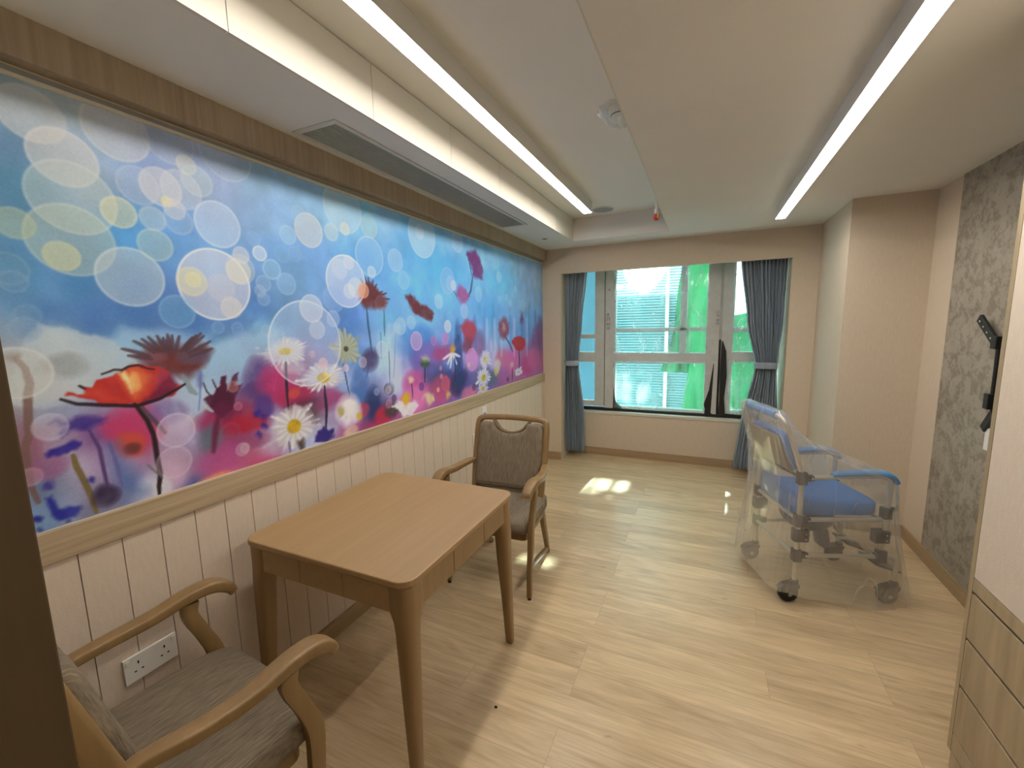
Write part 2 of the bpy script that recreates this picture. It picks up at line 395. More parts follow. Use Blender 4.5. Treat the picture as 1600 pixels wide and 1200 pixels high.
t = thing('air_grille', 'long white slatted air grille in the ceiling above the mural', 'vent', (.2065, 2.28, H))
g = G(); g.box(-.1155, .1155, -.97, -.945, -.005, -.0003); g.box(-.1155, .1155, .945, .97, -.005, -.0003); g.box(-.1155, -.093, -.945, .945, -.005, -.0003); g.box(.093, .1155, -.945, .945, -.005, -.0003)
g.build('frame', 'white_metal', t, bevel=.001)
G().box(-.093, .093, -.945, .945, -.0012, -.0003).build('backing', 'dark_slot', t)
for k in range(16):
    x = -.093+.186*(k+.5)/16
    G().prism([(x-.0027, -.0014), (x+.0027, -.0020), (x+.0027, -.0054), (x+.0016, -.0058), (x-.0027, -.0050)], -.945, .945, 1).build('slat', 'slat', t)
t = thing('downlight', 'tiny round recessed downlight between air grille and window wall', 'downlight', (.247, 3.852, H))
G().lathe([(.034, -.0005), (.034, -.003), (.026, -.006), (.022, -.004), (.022, -.0005)]).build('bezel', 'white_metal', t, smooth=True)
G().lathe([(.021, -.003), (.012, -.0045), (.004, -.006)]).build('lens', 'dark_slot', t, smooth=True)
t = thing('ceiling_speaker', 'round grey perforated speaker at the far end of the left strip light', 'speaker', (.778, 3.885, HR))
G().lathe([(.098, -.0005), (.098, -.004), (.088, -.007), (.086, -.0005)], 40).build('rim', 'white_metal', t, smooth=True)
G().lathe([(.086, -.002), (.06, -.0075), (.02, -.009), (.004, -.009)], 40).build('mesh_grille', 'grey_pl', t, smooth=True)
t = thing('smoke_detector', 'white smoke detector wrapped in clear plastic beside the tray edge', 'smoke detector', (1.235, 2.16, HR))
G().lathe([(.055, -.0005), (.055, -.02), (.05, -.03)], 32).build('base', 'white_pl', t, smooth=True)
G().lathe([(.042, -.03), (.046, -.038), (.04, -.052), (.022, -.058), (.004, -.059)], 32).build('head', 'white_pl', t, smooth=True)
G().lathe([(.0475, -.031), (.0478, -.0345), (.0475, -.0365)], 32).build('vent_ring', 'dark_slot', t)
def wr(u, v):
    a = 2*PI*u; r = .03+.075*(1-v)+.007*math.sin(9*a+4*v)+.004*math.sin(17*a); z = -.002-.075*v**.8+.004*math.sin(13*a)*v
    if v > .9: r *= .6
    return (r*math.cos(a), r*math.sin(a), z)
G().grid(wr, 60, 10, True).build('plastic_wrap', 'clear', t, smooth=True)
t = thing('fire_sprinkler', 'white drop sprinkler with a red bulb cap hanging near the window wall', 'sprinkler', (1.262, 3.52, HR))
G().lathe([(.03, -.0005), (.03, -.006), (.012, -.012), (.011, -.14), (.0145, -.145), (.0145, -.17), (.008, -.178)], 20).build('drop_pipe', 'white_pl', t, smooth=True)
G().lathe([(.008, -.176), (.02, -.182), (.022, -.2), (.019, -.214), (.01, -.224), (.003, -.226)], 20).build('cap', 'red', t, smooth=True)
G().box(.006, .017, -.02, -.008, -.212, -.18).build('clip', 'amber', t, bevel=.002)

# ------------------------------------------------------------ sockets and switches
def plate(name, label, cat, y, z, wy, hz, group=None):
    t = thing(name, label, cat, (.012, y, z), 0, group)
    G().box(.0003, .009, -wy/2, wy/2, -hz/2, hz/2).build('plate', 'white_pl', t, bevel=.002); return t
t = plate('double_socket', 'white twin three pin power socket beside the arm of the near armchair', 'power socket', .655, .452, .146, .086)
for dy in (-.036, .036):
    for a, b, c, d in ((-.002, .002, .012, .021), (-.0125, -.0065, -.012, -.008), (.0065, .0125, -.012, -.008)):
        G().box(.0088, .0096, dy+a, dy+b, c, d).build('pin_hole', 'dark_slot', t)
    G().box(.0088, .0115, dy*1.75-.005, dy*1.75+.005, .02, .036).build('rocker', 'white_pl', t, bevel=.001)
t = plate('wall_socket', 'small square white outlet half hidden by the far armchair back', 'wall socket', 2.85, .628, .09, .09)
G().box(.0088, .011, -.02, .02, -.02, .02).build('rocker', 'white_pl', t, bevel=.001)
t = plate('nurse_call_point', 'small upright white call switch right under the wooden rail', 'switch', 3.0, .80, .075, .115)
G().box(.0088, .012, -.02, .02, -.035, .01).build('button', 'lblue', t, bevel=.001)

# ------------------------------------------------------------ dark door jamb at left, drawer cabinet at right
g = G(); g.box(-.12, .985, .02, .165, 0, H+.05); struct(g, 'wall_entry', 'wall')
g = G(); g.box(.95, 1.0, .0, .1775, 0, H); g.box(.93, .95, .165, .1775, 0, H); struct(g, 'door_1', 'dark_wood', bevel=.002)

CX, CY1 = 2.41, 1.70
t = thing('cabinet', 'tall built in cabinet with oak drawers below pale doors', 'cabinet', (CX, CY1, 0))
g = G(); g.box(.02, .505, -2.0, -.0, .105, 2.293); g.build('carcass', 'cab_wood', t)
G().box(.0, .019, -.02, -.0005, .105, 2.293).build('end_panel', 'cab_wood', t)
G().box(.06, .50, -1.99, -.02, .0, .105).build('plinth', 'cab_wood', t)
for k in range(4):
    a = -.022-.495*k
    G().box(.0, .0195, a-.492, a, .715, 2.290).build('door', 'cab_white', t, bevel=.001)
G().box(.0, .0195, -2.0, -.022, .67, .712).build('rail', 'cab_wood', t, bevel=.001)
for z0, z1 in ((.513, .661), (.348, .504), (.176, .339)):
    for a, b in ((-.022, -1.01), (-1.014, -2.0)):
        d = G().box(.0, .0195, b, a, z0, z1).build('drawer', 'cab_wood', t, bevel=.0015)
        G().box(.006, .018, b+.004, a-.002, z1-.001, z1+.0085).build('finger_groove', 'dark_slot', d)
G().box(.0, .0195, -2.0, -.022, .112, .172).build('bottom_rail', 'cab_wood', t, bevel=.001)
G().box(.0, .0195, -2.0, -.022, .045, .107).build('kick_board', 'cab_wood', t, bevel=.001)

t = thing('screen_bracket', 'black jointed wall bracket for a screen on the grey wallpaper', 'wall bracket', (XR-.006, 2.73, 1.25))
G().box(-.02, -.0005, -.09, .02, -.2, .2).build('wall_plate', 'black_pl', t, bevel=.003)
def bar(p, q, wd, th):
    return G().sweep([p, ((p[0]+q[0])/2, (p[1]+q[1])/2, (p[2]+q[2])/2), q], (th, wd), (1, 0, 0), 8, .35)
a = bar((-.035, .21, .245), (-.035, .04, .115), .045, .018).build('upper_arm', 'black_pl', t)
for k in range(4): G().cyl((-.0445, .19-.035*k, .23-.0268*k), (1, 0, 0), .005, .002, 10).build('screw', 'metal', a)
G().tube([(-.03, .045, .13), (-.03, .04, -.03), (-.03, .042, -.165)], .009).build('upright', 'black_pl', t)
G().box(-.05, -.005, .025, .07, .1, .16).build('top_joint', 'black_pl', t, bevel=.004)
G().box(-.05, -.005, .03, .068, -.19, -.115).build('bottom_joint', 'black_pl', t, bevel=.004)
bar((-.035, .0, -.2), (-.035, .065, -.29), .045, .018).build('lower_arm', 'black_pl', t)
t = thing('screen_socket', 'white socket box under the black wall bracket, edge of cabinet', 'wall socket', (XR-.006, 2.752, .915))
G().box(-.035, -.0005, -.05, .03, -.055, .055).build('box', 'white_pl', t, bevel=.004)
G().box(-.0375, -.034, -.03, .01, -.03, .03).build('cover_plate', 'white_pl', t, bevel=.001)
tag(G().blob((0, 0, .004), (.007, .005, .004), 1, 1, 12, 6).build('floor_speck', 'dark_slot', None, loc=(.927, 1.332, 0)), 'tiny dark crumb on the floor right of the table', 'debris')

# ------------------------------------------------------------ table
TB = thing('dining_table', 'square oak table with rounded corners and tapered legs against the wall', 'table', (.478, 1.320, 0))
def rrect(hx, hy, r, n=7, cx=0, cy=0):
    return [(cx+sx*(hx-r)+r*math.cos(a0+PI/2*k/(n-1)), cy+sy*(hy-r)+r*math.sin(a0+PI/2*k/(n-1))) for sx, sy, a0 in ((1, 1, 0), (-1, 1, PI/2), (-1, -1, PI), (1, -1, 1.5*PI)) for k in range(n)]
G().prism(rrect(.378, .391, .055, 9), .728, .75).build('tabletop', 'table_wood', TB, bevel=.005)
G().prism(rrect(.372, .385, .05, 9), .7225, .7285).build('shadow_gap', 'table_leg', TB)
for sy in (-1, 1):
    for a, b in ((-.31, -.1012), (-.098, .098), (.1012, .31)):
        G().box(a, b, min(sy*.348, sy*.376), max(sy*.348, sy*.376), .632, .7225).build('apron_panel', 'table_wood', TB, bevel=.001)
for sx in (-1, 1):
    for a, b in ((-.32, -.1162), (-.113, .113), (.1162, .32)):
        G().box(min(sx*.336, sx*.364), max(sx*.336, sx*.364), a, b, .632, .7225).build('apron_panel', 'table_leg', TB, bevel=.001)
for sx in (-1, 1):
    for sy in (-1, 1):
        vs = []; prof = [(.7225, .098), (.66, .098), (.632, .094), (.615, .083), (.595, .0745), (.56, .069), (.45, .063), (.25, .050), (.004, .036), (0, .034)]
        pl = []
        for z, s_ in prof:
            cx, cy = sx*(.369-s_/2), sy*(.381-s_/2)
            pl.append([(x, y, z) for x, y in rrect(s_/2, s_/2, s_*.34, 5, cx, cy)])
        g = G(); n = len(pl[0])
        g.add([p for r in pl for p in r], [(i*n+k, i*n+(k+1) % n, (i+1)*n+(k+1) % n, (i+1)*n+k) for i in range(len(pl)-1) for k in range(n)]+[tuple(range(n)), tuple((len(pl)-1)*n+k for k in range(n))])
        g.build('leg', 'table_leg', TB, smooth=True)

# ------------------------------------------------------------ armchairs (local: front is +Y)
def puff(g, poly, depth, xf):
    """soft pad: outline at the back, rolled edge, filled front"""
    n = len(poly)
    def inset(d):
        o = []
        for i in range(n):
            p0, p1, p2 = poly[i-1], poly[i], poly[(i+1) % n]
            e1 = Vector((p1[0]-p0[0], p1[1]-p0[1])); e2 = Vector((p2[0]-p1[0], p2[1]-p1[1]))
            nn = Vector((-e1.y, e1.x)).normalized()+Vector((-e2.y, e2.x)).normalized()
            nn.normalize(); o.append((p1[0]+nn.x*d, p1[1]+nn.y*d))
        return o
    rows = [(0, 0), (0, .55), (.003, .78), (.009, .92), (.018, 1.0), (.03, 1.04)]
    vs = [(p[0], depth*h, p[1]) for d, h in rows for p in inset(d)]
    fs = [(i*n+k, i*n+(k+1) % n, (i+1)*n+(k+1) % n, (i+1)*n+k) for i in range(len(rows)-1) for k in range(n)]
    fs += [tuple(range(n)), tuple((len(rows)-1)*n+k for k in range(n))]
    return g.add(vs, fs, xf)
TILT = math.radians(15)
def make_armchair(label):
    t = thing('armchair', label, 'armchair')
    BX = Matrix.Translation((0, -.084, .465)) @ Matrix.Rotation(TILT, 4, 'X')     # back plane: local x, y = front normal, z = up the back
    # seat
    def sh(p):
        x, y, z = p; k = max(0, y-.10)
        return (x*(1-.08*max(0, -y+.1)), y, z-.25*k*k*(1 if z > .42 else .4)+.010*math.cos(x/.26*PI/2))
    G().blob((0, .06, .425), (.262, .232, .05), .42, .28, 44, 16, sh).build('seat', 'fabric', t, smooth=True)
    G().prism(rrect(.235, .185, .03, 5, 0, .05), .335, .378).build('seat_frame', 'chair_wood', t, bevel=.004)
    # back pad with a dipped top edge
    hw = .212
    pl = [(-hw+.022, .03), (hw-.022, .03), (hw-.006, .036), (hw, .052), (hw+.006, .25), (hw+.004, .40), (hw-.008, .428), (hw-.035, .438), (.113, .436)]
    pl += [(.108*math.cos(a), .428-.058*math.sin(a)) for a in [PI*k/14 for k in range(1, 14)]]
    pl += [(-.113, .436), (-hw+.035, .438), (-hw+.008, .428), (-hw-.004, .40), (-hw-.006, .25), (-hw, .052), (-hw+.006, .036)]
    g = G(); puff(g, pl, .05, BX @ Matrix.Translation((0, -.006, 0))); g.build('backrest', 'fabric', t, smooth=True)
    q = [(p[0]*.99, p[1]) for p in pl]
    G().prism(q, -.014, -.008, 1, BX).build('back_panel', 'chair_wood', t, bevel=.001)
    # back frame ring, crest rail and handle dip
    ring = [(-.222, 0, .0), (-.228, 0, .12), (-.232, 0, .30), (-.230, 0, .425), (-.205, 0, .462), (-.12, 0, .470), (0, 0, .473), (.12, 0, .470), (.205, 0, .462), (.230, 0, .425), (.232, 0, .30), (.228, 0, .12), (.222, 0, .0)]
    g = G(); g.sweep(ring, (.046, .036), (0, 1, 0), 12, .5, xf=BX)
    g.build('back_frame', 'chair_wood', t, smooth=True)
    G().sweep([(-.128, 0, .458), (-.108, 0, .434), (-.068, 0, .393), (0, 0, .376), (.068, 0, .393), (.108, 0, .434), (.128, 0, .458)], (.042, .016), (0, 1, 0), 10, .5, xf=BX).build('handle_dip', 'chair_wood', t, smooth=True)
    G().sweep([(-.222, 0, .012), (0, 0, .006), (.222, 0, .012)], (.036, .03), (0, 1, 0), 10, .5, xf=BX).build('lower_rail', 'chair_wood', t, smooth=True)
    for s in (-1, 1):
        G().sweep([(s*.222, -.084, .475), (s*.222, -.09, .40), (s*.222, -.13, .28), (s*.214, -.215, .12), (s*.205, -.285, 0)],
                  [(.030, .042), (.032, .052), (.032, .048), (.03, .04), (.028, .034)], (1, 0, 0), 10, .45).build('leg', 'chair_wood', t, smooth=True)
        l = G().sweep([(s*.272, .195, .643), (s*.272, .192, .60), (s*.272, .222, .52), (s*.270, .25, .43), (s*.265, .25, .30), (s*.255, .245, .15), (s*.25, .24, .018)],
                  [(.030, .050), (.030, .046), (.030, .044), (.032, .05), (.031, .044), (.029, .038), (.027, .032)], (1, 0, 0), 10, .45).build('leg', 'chair_wood', t, smooth=True)
        G().cyl((s*.25, .24, .009), (0, 0, 1), .011, .018).build('glide', 'black_pl', l)
        G().sweep([(s*.238, -.136, .645), (s*.250, -.075, .652), (s*.266, -.0, .650), (s*.275, .10, .652), (s*.276, .20, .668), (s*.274, .265, .664), (s*.271, .305, .640), (s*.270, .318, .618)],
                  [(.036, .028), (.042, .03), (.048, .03), (.052, .033), (.056, .036), (.056, .038), (.054, .036), (.048, .028)], (1, 0, 0), 16, .34, sub=8).build('arm', 'chair_wood', t, smooth=True)
        G().sweep([(s*.206, -.268, .03), (s*.228, -.02, .11), (s*.256, .235, .185)], (.02, .034), (1, 0, 0), 10, .4).build('stretcher', 'chair_wood', t, smooth=True)
    return t
def copy_tree(o, parent=None):
    c = o.copy(); COL.objects.link(c)
    if parent: c.parent = parent
    for ch in [q for q in list(bpy.data.objects) if q.parent == o]: copy_tree(ch, c)
    return c
A1 = make_armchair('wooden armchair with taupe seat nearest the camera, tucked under the near table side')
A2 = copy_tree(A1)
A1.location = (.396, .490, 0); A1.rotation_euler = (0, 0, math.radians(-7)); A1['group'] = 'wooden armchairs at the table'
A2.location = (.535, 2.235, 0); A2.rotation_euler = (0, 0, math.radians(183.4)); A2['group'] = 'wooden armchairs at the table'
A2['label'] = 'wooden armchair with streaked taupe back and handle slot at the far side of the table'

# ------------------------------------------------------------ commode wheelchair (local: X forward, Y to its far side)
WCH = thing('commode_chair', 'blue padded shower commode chair on castors with aluminium frame by the right wall', 'wheelchair', (2.085, 2.537, 0), math.radians(20.2))
WD = .42
def clamp(g, x, y, z, hx=.024, hz=.034, arm=(1, 0)):
    g.box(x-.02, x+.02, y-.02, y+.02, z-hz, z+hz); g.box(x, x+.055*arm[0], y-.014, y+.014, z-.016, z+.016); return g
pts = [(.035, 0, .11), (.035, 0, .40), (.035, 0, .68), (.012, 0, .78), (-.03, 0, .90), (-.062, 0, .975), (-.075, .03, 1.006), (-.08, .08, 1.012), (-.08, .21, 1.012), (-.08, .34, 1.012), (-.075, .39, 1.006), (-.062, WD, .975), (-.03, WD, .90), (.012, WD, .78), (.035, WD, .68), (.035, WD, .40), (.035, WD, .11)]
G().tube(pts, .0125, 14, 5).build('back_frame', 'metal', WCH, smooth=True)
G().tube([(-.08, .06, 1.012), (-.0805, .21, 1.013), (-.08, .36, 1.012)], .021, 18).build('push_grip', 'lblue', WCH, smooth=True)
BK = Matrix.Translation((-.002, .21, .81)) @ Matrix.Rotation(math.radians(-22), 4, 'Y')
G().blob((0, 0, 0), (.026, .175, .125), .5, .25, 40, 14, None, BK).build('backrest', 'blue', WCH, smooth=True)
g = G(); g.box(-.032, -.026, -.16, .16, -.11, .11, BK); g.build('back_panel', 'taupe', WCH, bevel=.002)
G().tube([(.02, .02, .70), (.0, .21, .70), (.02, .40, .70)], .008, 10).build('back_strap', 'black_pl', WCH, smooth=True)
def st(p):
    x, y, z = p; k = max(0, .24-x)
    return (x, y, z+(k*k*1.0 if z > .50 else 0)-.012*math.exp(-((x-.27)/.1)**2-((y-.21)/.1)**2)*(z > .5))
G().blob((.235, .21, .515), (.222, .20, .045), .35, .3, 48, 14, st).build('seat', 'blue', WCH, smooth=True)
for yy in (0, WD):
    sd = 1 if yy else -1
    G().tube([(.045, yy, .463), (.24, yy, .465), (.448, yy, .468)], .0125, 12).build('seat_rail', 'metal', WCH, smooth=True)
    G().tube([(.045, yy, .262), (.24, yy, .262), (.455, yy, .262)], .0115, 12).build('lower_rail', 'metal', WCH, smooth=True)
    G().tube([(.06, yy, .691), (.2, yy, .694), (.36, yy, .70), (.45, yy, .695), (.474, yy, .655), (.472, yy, .56), (.466, yy, .40), (.46, yy, .28)], .0115, 12, 5).build('arm_tube', 'metal', WCH, smooth=True)
    G().sweep([(.185, yy, .706), (.22, yy, .713), (.34, yy, .720), (.43, yy, .716), (.475, yy, .697), (.50, yy, .668)], [(.03, .022), (.05, .028), (.054, .03), (.054, .03), (.052, .03), (.045, .024)], (0, 1, 0), 16, .8).build('arm_pad', 'lblue', WCH, smooth=True)
    for x, z in ((.035, .691), (.035, .46), (.035, .265)):
        g = G(); clamp(g, x, yy, z); o = g.build('clamp', 'black_pl', WCH, bevel=.004)
        G().cyl((x+.045, yy+sd*.0145, z), (0, 1, 0), .005, .003, 10).build('bolt', 'metal', o)
    g = G(); clamp(g, .46, yy, .268, arm=(-.6, 0)); g.build('clamp', 'black_pl', WCH, bevel=.004)
    g = G(); g.box(.444, .484, yy-.02, yy+.02, .475, .535); g.box(.484, .505, yy-.008, yy+.008, .515, .535); g.build('arm_latch', 'black_pl', WCH, bevel=.004)
    for x in (.047, .447):
        o = G().box(x-.036, x+.036, yy-.022, yy+.022, .345, .412).build('height_block', 'black_pl', WCH, bevel=.004)
        for bz in (.362, .39): G().cyl((x+.018, yy+sd*.0225, bz), (0, 1, 0), .0045, .003, 10).build('bolt', 'metal', o)
        G().tube([(x+.012, yy, .41), (x+.014, yy, .435), (x+.012, yy, .455)], .005, 8).build('release_wire', 'metal', o)
    G().tube([(.465, yy, .262), (.50, yy, .264), (.53, yy, .25), (.54, yy, .21), (.54, yy, .13)], .0115, 12).build('front_tube', 'metal', WCH, smooth=True)
    for x in (.035, .54):
        c = thing('castor', None, None, (x, yy, 0)); c.parent = WCH
        ox = -.028
        G().lathe([(.012, .125), (.020, .12), (.020, .10), (.016, .098)], 18).build('stem', 'black_pl', c, smooth=True)
        for q in (-1, 1):
            G().prism([(-.07, .05), (-.055, .095), (-.01, .108), (.018, .103), (.016, .088), (-.018, .05), (-.028, .038), (-.045, .035)], q*.021, q*.026, 1).build('fork', 'black_pl', c, bevel=.001)
        G().prism([(-.055, .095), (-.01, .108), (.018, .103), (.016, .096), (-.012, .1), (-.052, .09)], -.026, .026, 1).build('fork_bridge', 'black_pl', c, bevel=.001)
        G().prism([(-.085, .078), (-.06, .098), (-.045, .1), (-.06, .082), (-.082, .07)], -.018, .018, 1).build('brake_lever', 'black_pl', c, bevel=.001)
        wh = G().lathe([(.03, -.016), (.044, -.017), (.049, -.012), (.05, 0), (.049, .012), (.044, .017), (.03, .016)], 32, Matrix.Translation((-.03, 0, .05)) @ Matrix.Rotation(PI/2, 4, 'X')).build('wheel', 'rubber', c, smooth=True)
        G().cyl((-.03, 0, .05), (0, 1, 0), .011, .056, 14).build('axle', 'grey_pl', c)
for z, x in ((.463, .03), (.262, .03), (.463, .45)):
    G().tube([(x, 0, z), (x, .21, z), (x, WD, z)], .0105, 12).build('cross_tube', 'metal', WCH, smooth=True)
G().blob((.20, .21, .42), (.135, .135, .10), .9, 1, 32, 12, lambda p: (p[0], p[1], min(p[2], .452))).build('commode_pan', 'pan', WCH, smooth=True)
G().sweep([(.27, .21, .34), (.285, .21, .30), (.30, .21, .22)], [(.08, .05), (.09, .06), (.1, .05)], (0, 1, 0), 12, .6).build('foot_block', 'pan', WCH, smooth=True)
for yy in (.10, .32):
    G().tube([(.30, yy, .315), (.40, yy, .30), (.47, yy, .235), (.55, yy, .17)], .009, 10).build('footrest_bar', 'metal', WCH, smooth=True)
    G().prism([(.47, .19), (.60, .145), (.605, .155), (.475, .203)], yy-.07, yy+.07, 1).build('footplate', 'black_pl', WCH, bevel=.003)

# loose clear bag pulled over the commode chair
def lerp(tab, v):
    for (a, p), (b, q) in zip(tab, tab[1:]):
        if v <= b: k = (v-a)/(b-a); return tuple(x*(1-k)+y*k for x, y in zip(p, q))
    return tab[-1][1]
#  height : back, front, near side, far side
BAG = [(0.0, (-.105, .625, -.065, .475)), (.10, (-.095, .615, -.06, .47)), (.30, (-.07, .575, -.045, .46)), (.50, (-.05, .545, -.04, .455)), (.64, (-.045, .53, -.042, .46)), (.705, (-.05, .50, -.042, .46)), (.745, (-.055, .40, -.036, .45)),
       (.78, (-.062, .26, -.03, .44)), (.83, (-.072, .14, -.026, .44)), (.90, (-.088, .045, -.024, .44)), (.97, (-.104, -.02, -.022, .44)), (1.025, (-.108, -.052, -.01, .43)), (1.042, (-.098, -.062, .02, .40))]
def bag(u, v):
    zt = 1.042*v
    b, f, n_, r = lerp(BAG, zt)
    a = 2*PI*u; c, s_ = math.cos(a), math.sin(a); e = .32
    X_ = (b+f)/2+(f-b)/2*math.copysign(abs(c)**e, c); Y_ = (n_+r)/2+(r-n_)/2*math.copysign(abs(s_)**e, s_)
    fold = .006*math.sin(7*a+5*v)+.005*math.sin(13*a-9*v)+.004*math.sin(29*a+3*v)
    k = min(1, (1.05-zt)*3)
    X_ += fold*c*k; Y_ += fold*s_*k
    hem = max(.003, .085-.16*(X_+.10)) if X_ < .55 else .003
    z = hem+(1.042-hem)*v
    return (X_, Y_, z)
g = G(); g.grid(bag, 120, 60, True); n = 120*60
g.f.append(tuple(n+k for k in range(120)))
o = g.build('plastic_cover', 'bag', None, smooth=True); o.location = WCH.location; o.rotation_euler = WCH.rotation_euler
tag(o, 'clear plastic bag draped over the blue commode chair', 'plastic cover')

# ------------------------------------------------------------ window, films, curtains
WIN = thing('window_1', None, None, (0, 0, 0)); WIN['kind'] = 'structure'
y0, y1 = YW, YW+.06
def bars(name, lst, mat='wrap', dy=0):
    for x0, x1, z0, z1 in lst:
        G().box(x0, x1, y0+dy, y1, z0, z1).build(name, mat, WIN, bevel=.004)
bars('mullion', [(.605, .725, .545, 2.13), (1.640, 1.765, .545, 2.13)], 'wrap', -.012)
bars('mullion', [(1.785, 1.895, .545, 2.13), (.487, .597, .56, 2.13), (1.385, 1.455, 1.18, 2.13)])
bars('transom', [(.725, 1.64, 1.07, 1.185), (.725, 1.64, 1.410, 1.452), (XOL, .487, 1.07, 1.185), (XOL, .487, 1.34, 1.39), (XOL, .487, .562, .622), (1.895, XOR, 1.087, 1.20), (1.895, XOR, 1.394, 1.444), (.725, 1.64, .545, .575), (1.895, XOR, .555, .60)])
bars('bare_frame', [(XOL, XOR, ZSILL+.001, .545)], 'black_pl', -.004)
bars('bare_frame', [(.5975, .6045, .56, 2.13), (1.766, 1.784, .545, 1.32)], 'black_pl', .02)
bars('mullion', [(1.7655, 1.7845, 1.32, 2.13)], 'wrap', .006)
# strips where the wrap has peeled off the black frame
for poly in ([(.700, .545), (.712, .80), (.722, .70), (.735, .62), (.80, .565), (.80, .545)],
             [(1.655, .545), (1.66, .60), (1.645, .64), (1.69, .80), (1.722, 1.075), (1.728, 1.075), (1.722, .80), (1.715, .56), (1.73, .545)],
             [(1.782, .545), (1.79, .70), (1.785, .95), (1.79, 1.30), (1.80, 1.31), (1.835, 1.20), (1.85, .95), (1.835, .72), (1.85, .56), (1.93, .555), (2.02, .548), (2.02, .545)]):
    G().prism(poly, y0-.016, y0-.011, 1).build('bare_frame', 'black_pl', WIN)
G().box(.725, 1.64, y0+.03, y0+.036, .575, 2.13).build('pane', 'glass', WIN)
G().box(XOL, .487, y0+.03, y0+.036, .622, 2.13).build('pane', 'glass', WIN)
G().box(1.895, XOR, y0+.03, y0+.036, .60, 2.13).build('pane', 'glass', WIN)
# small dark characters printed down the wrap of the two mullions
def glyphs(x, z, s, n, seed):
    rg = random.Random(seed); g = G()
    for k in range(n):
        zc = z-k*s*1.5
        for (a, b, c, d) in rg.sample([(-.5, .5, .45, .55), (-.45, .45, -.05, .05), (-.5, .5, -.55, -.45), (-.05, .05, -.5, .5), (-.5, -.38, -.5, .4), (.38, .5, -.4, .5), (-.3, .3, .2, .28), (-.3, .3, -.28, -.2)], 5):
            g.box(x+a*s, x+b*s, y0-.0135, y0-.0122, zc+c*s, zc+d*s)
    return g
glyphs(.640, 1.605, .034, 4, 3).build('lettering', 'ink', WIN)
glyphs(1.742, 1.60, .026, 4, 5).build('lettering', 'ink', WIN)
glyphs(.650, 1.88, .022, 1, 8).build('lettering', 'ink', WIN)
def film(name, x0, x1, z0, z1, yb, label, loose, seed):
    rg = random.Random(seed); ph = [rg.uniform(0, 6.28) for _ in range(6)]
    cr = [(rg.uniform(x0, x1), rg.uniform(z0, z1), rg.uniform(-1, 1), rg.uniform(.05, .16)) for _ in range(14)]
    def fn(u, v):
        x = x0+(x1-x0)*u; z = z0+(z1-z0)*v
        d = .004*math.sin(23*x+3*z+ph[0])*math.sin(6*z+ph[1])+.003*math.sin(41*x-8*z+ph[2])
        for cx, cz, sl, ln in cr:
            t = (x-cx)-sl*(z-cz); s_ = math.exp(-((z-cz)/ln)**2)*math.exp(-(t/.012)**2); d += .010*s_
        e = min(u, 1-u, v, 1-v)*8; k = min(1, e)
        bow = loose*math.sin(PI*min(1, max(0, u)))*math.exp(-v*3)
        return (x, yb-abs(d)*k*1.4-.03*bow, z)
    o = G().grid(fn, 90, 110).build(name, 'film', None, smooth=True); return tag(o, label, 'window film')
film('window_film', .70, 1.655, .55, 1.09, YW-.0185, 'loose creased clear film over the lower middle window pane', 1.0, 4)
film('window_film', .70, 1.655, 1.17, 2.125, YW-.0185, 'clear film stretched over the tall upper middle window pane', .1, 9)
film('window_film', 1.86, 2.29, .56, 1.11, YW-.0185, 'loose clear film over the lower window pane behind the right curtain', 1.0, 12)
film('window_film', 1.88, 2.29, 1.19, 2.125, YW-.0185, 'clear film over the upper window pane behind the right curtain', .1, 15)

def curtain(name, label, tab, npl, yc, amp, zb, zt, tie_z, seed):
    """tab: (height, left edge, right edge)"""
    rg = random.Random(seed); ph = [rg.uniform(-.5, .5) for _ in range(40)]
    def edges(z):
        for (a, l0, r0), (b, l1, r1) in zip(tab, tab[1:]):
            if z <= b+1e-6:
                k = (z-a)/(b-a); k = k*k*(3-2*k)*.5+k*.5; return l0+(l1-l0)*k, r0+(r1-r0)*k
        return tab[-1][1:]
    def fn(u, v):
        z = zb+(zt-zb)*v; l, r = edges(z); t = u*npl*2*PI
        squeeze = min(1, (r-l)/.26); i = int(u*npl)
        up = max(0, (z-tie_z)/(zt-tie_z)); a = amp*(.62+.38*(1-squeeze)) * (.75+.25*math.sin(i*2.3+seed))
        w_ = u+.010*math.sin(t*.5+ph[i % 40]*3)+.006*ph[i % 40]*math.sin(5*z)
        tieless = 1-math.exp(-((z-tie_z)/.09)**2)*.45
        return (l+(r-l)*min(1, max(0, w_))+.004*math.sin(2*t), yc-a*tieless*(math.sin(t+.6*math.sin(2.2*z+ph[i % 40]))+.25*math.sin(2*t+ph[(i+3) % 40]*4))-.03*math.exp(-((z-tie_z)/.3)**2), z)
    t = thing(name, label, 'curtain', ((tab[0][1]+tab[0][2])/2, yc, 0)); o = Matrix.Translation(-t.location)
    g = G(); g.grid(fn, npl*18, 70); g.v = [tuple(o @ Vector(p)) for p in g.v]
    g.build('drape', 'curtain', t, smooth=True, solid=.002)
    l, r = edges(tie_z); cx, rx = (l+r)/2-t.location.x, (r-l)/2+.006
    g = G(); g.grid(lambda u, v: (cx+rx*math.copysign(abs(math.cos(2*PI*u))**.6, math.cos(2*PI*u)), -.028+(amp+.012)*math.sin(2*PI*u), tie_z-.030+.06*v), 40, 4, True)
    g.build('tieback', 'curtain', t, smooth=True, solid=.004)
    return t
curtain('curtain', 'blue grey tied curtain at the left side of the window recess', [(.065, .222, .432), (.5, .214, .425), (1.08, .226, .366), (1.55, .218, .40), (2.10, .216, .455)], 9, 4.60, .050, .065, 2.118, 1.08, 1)
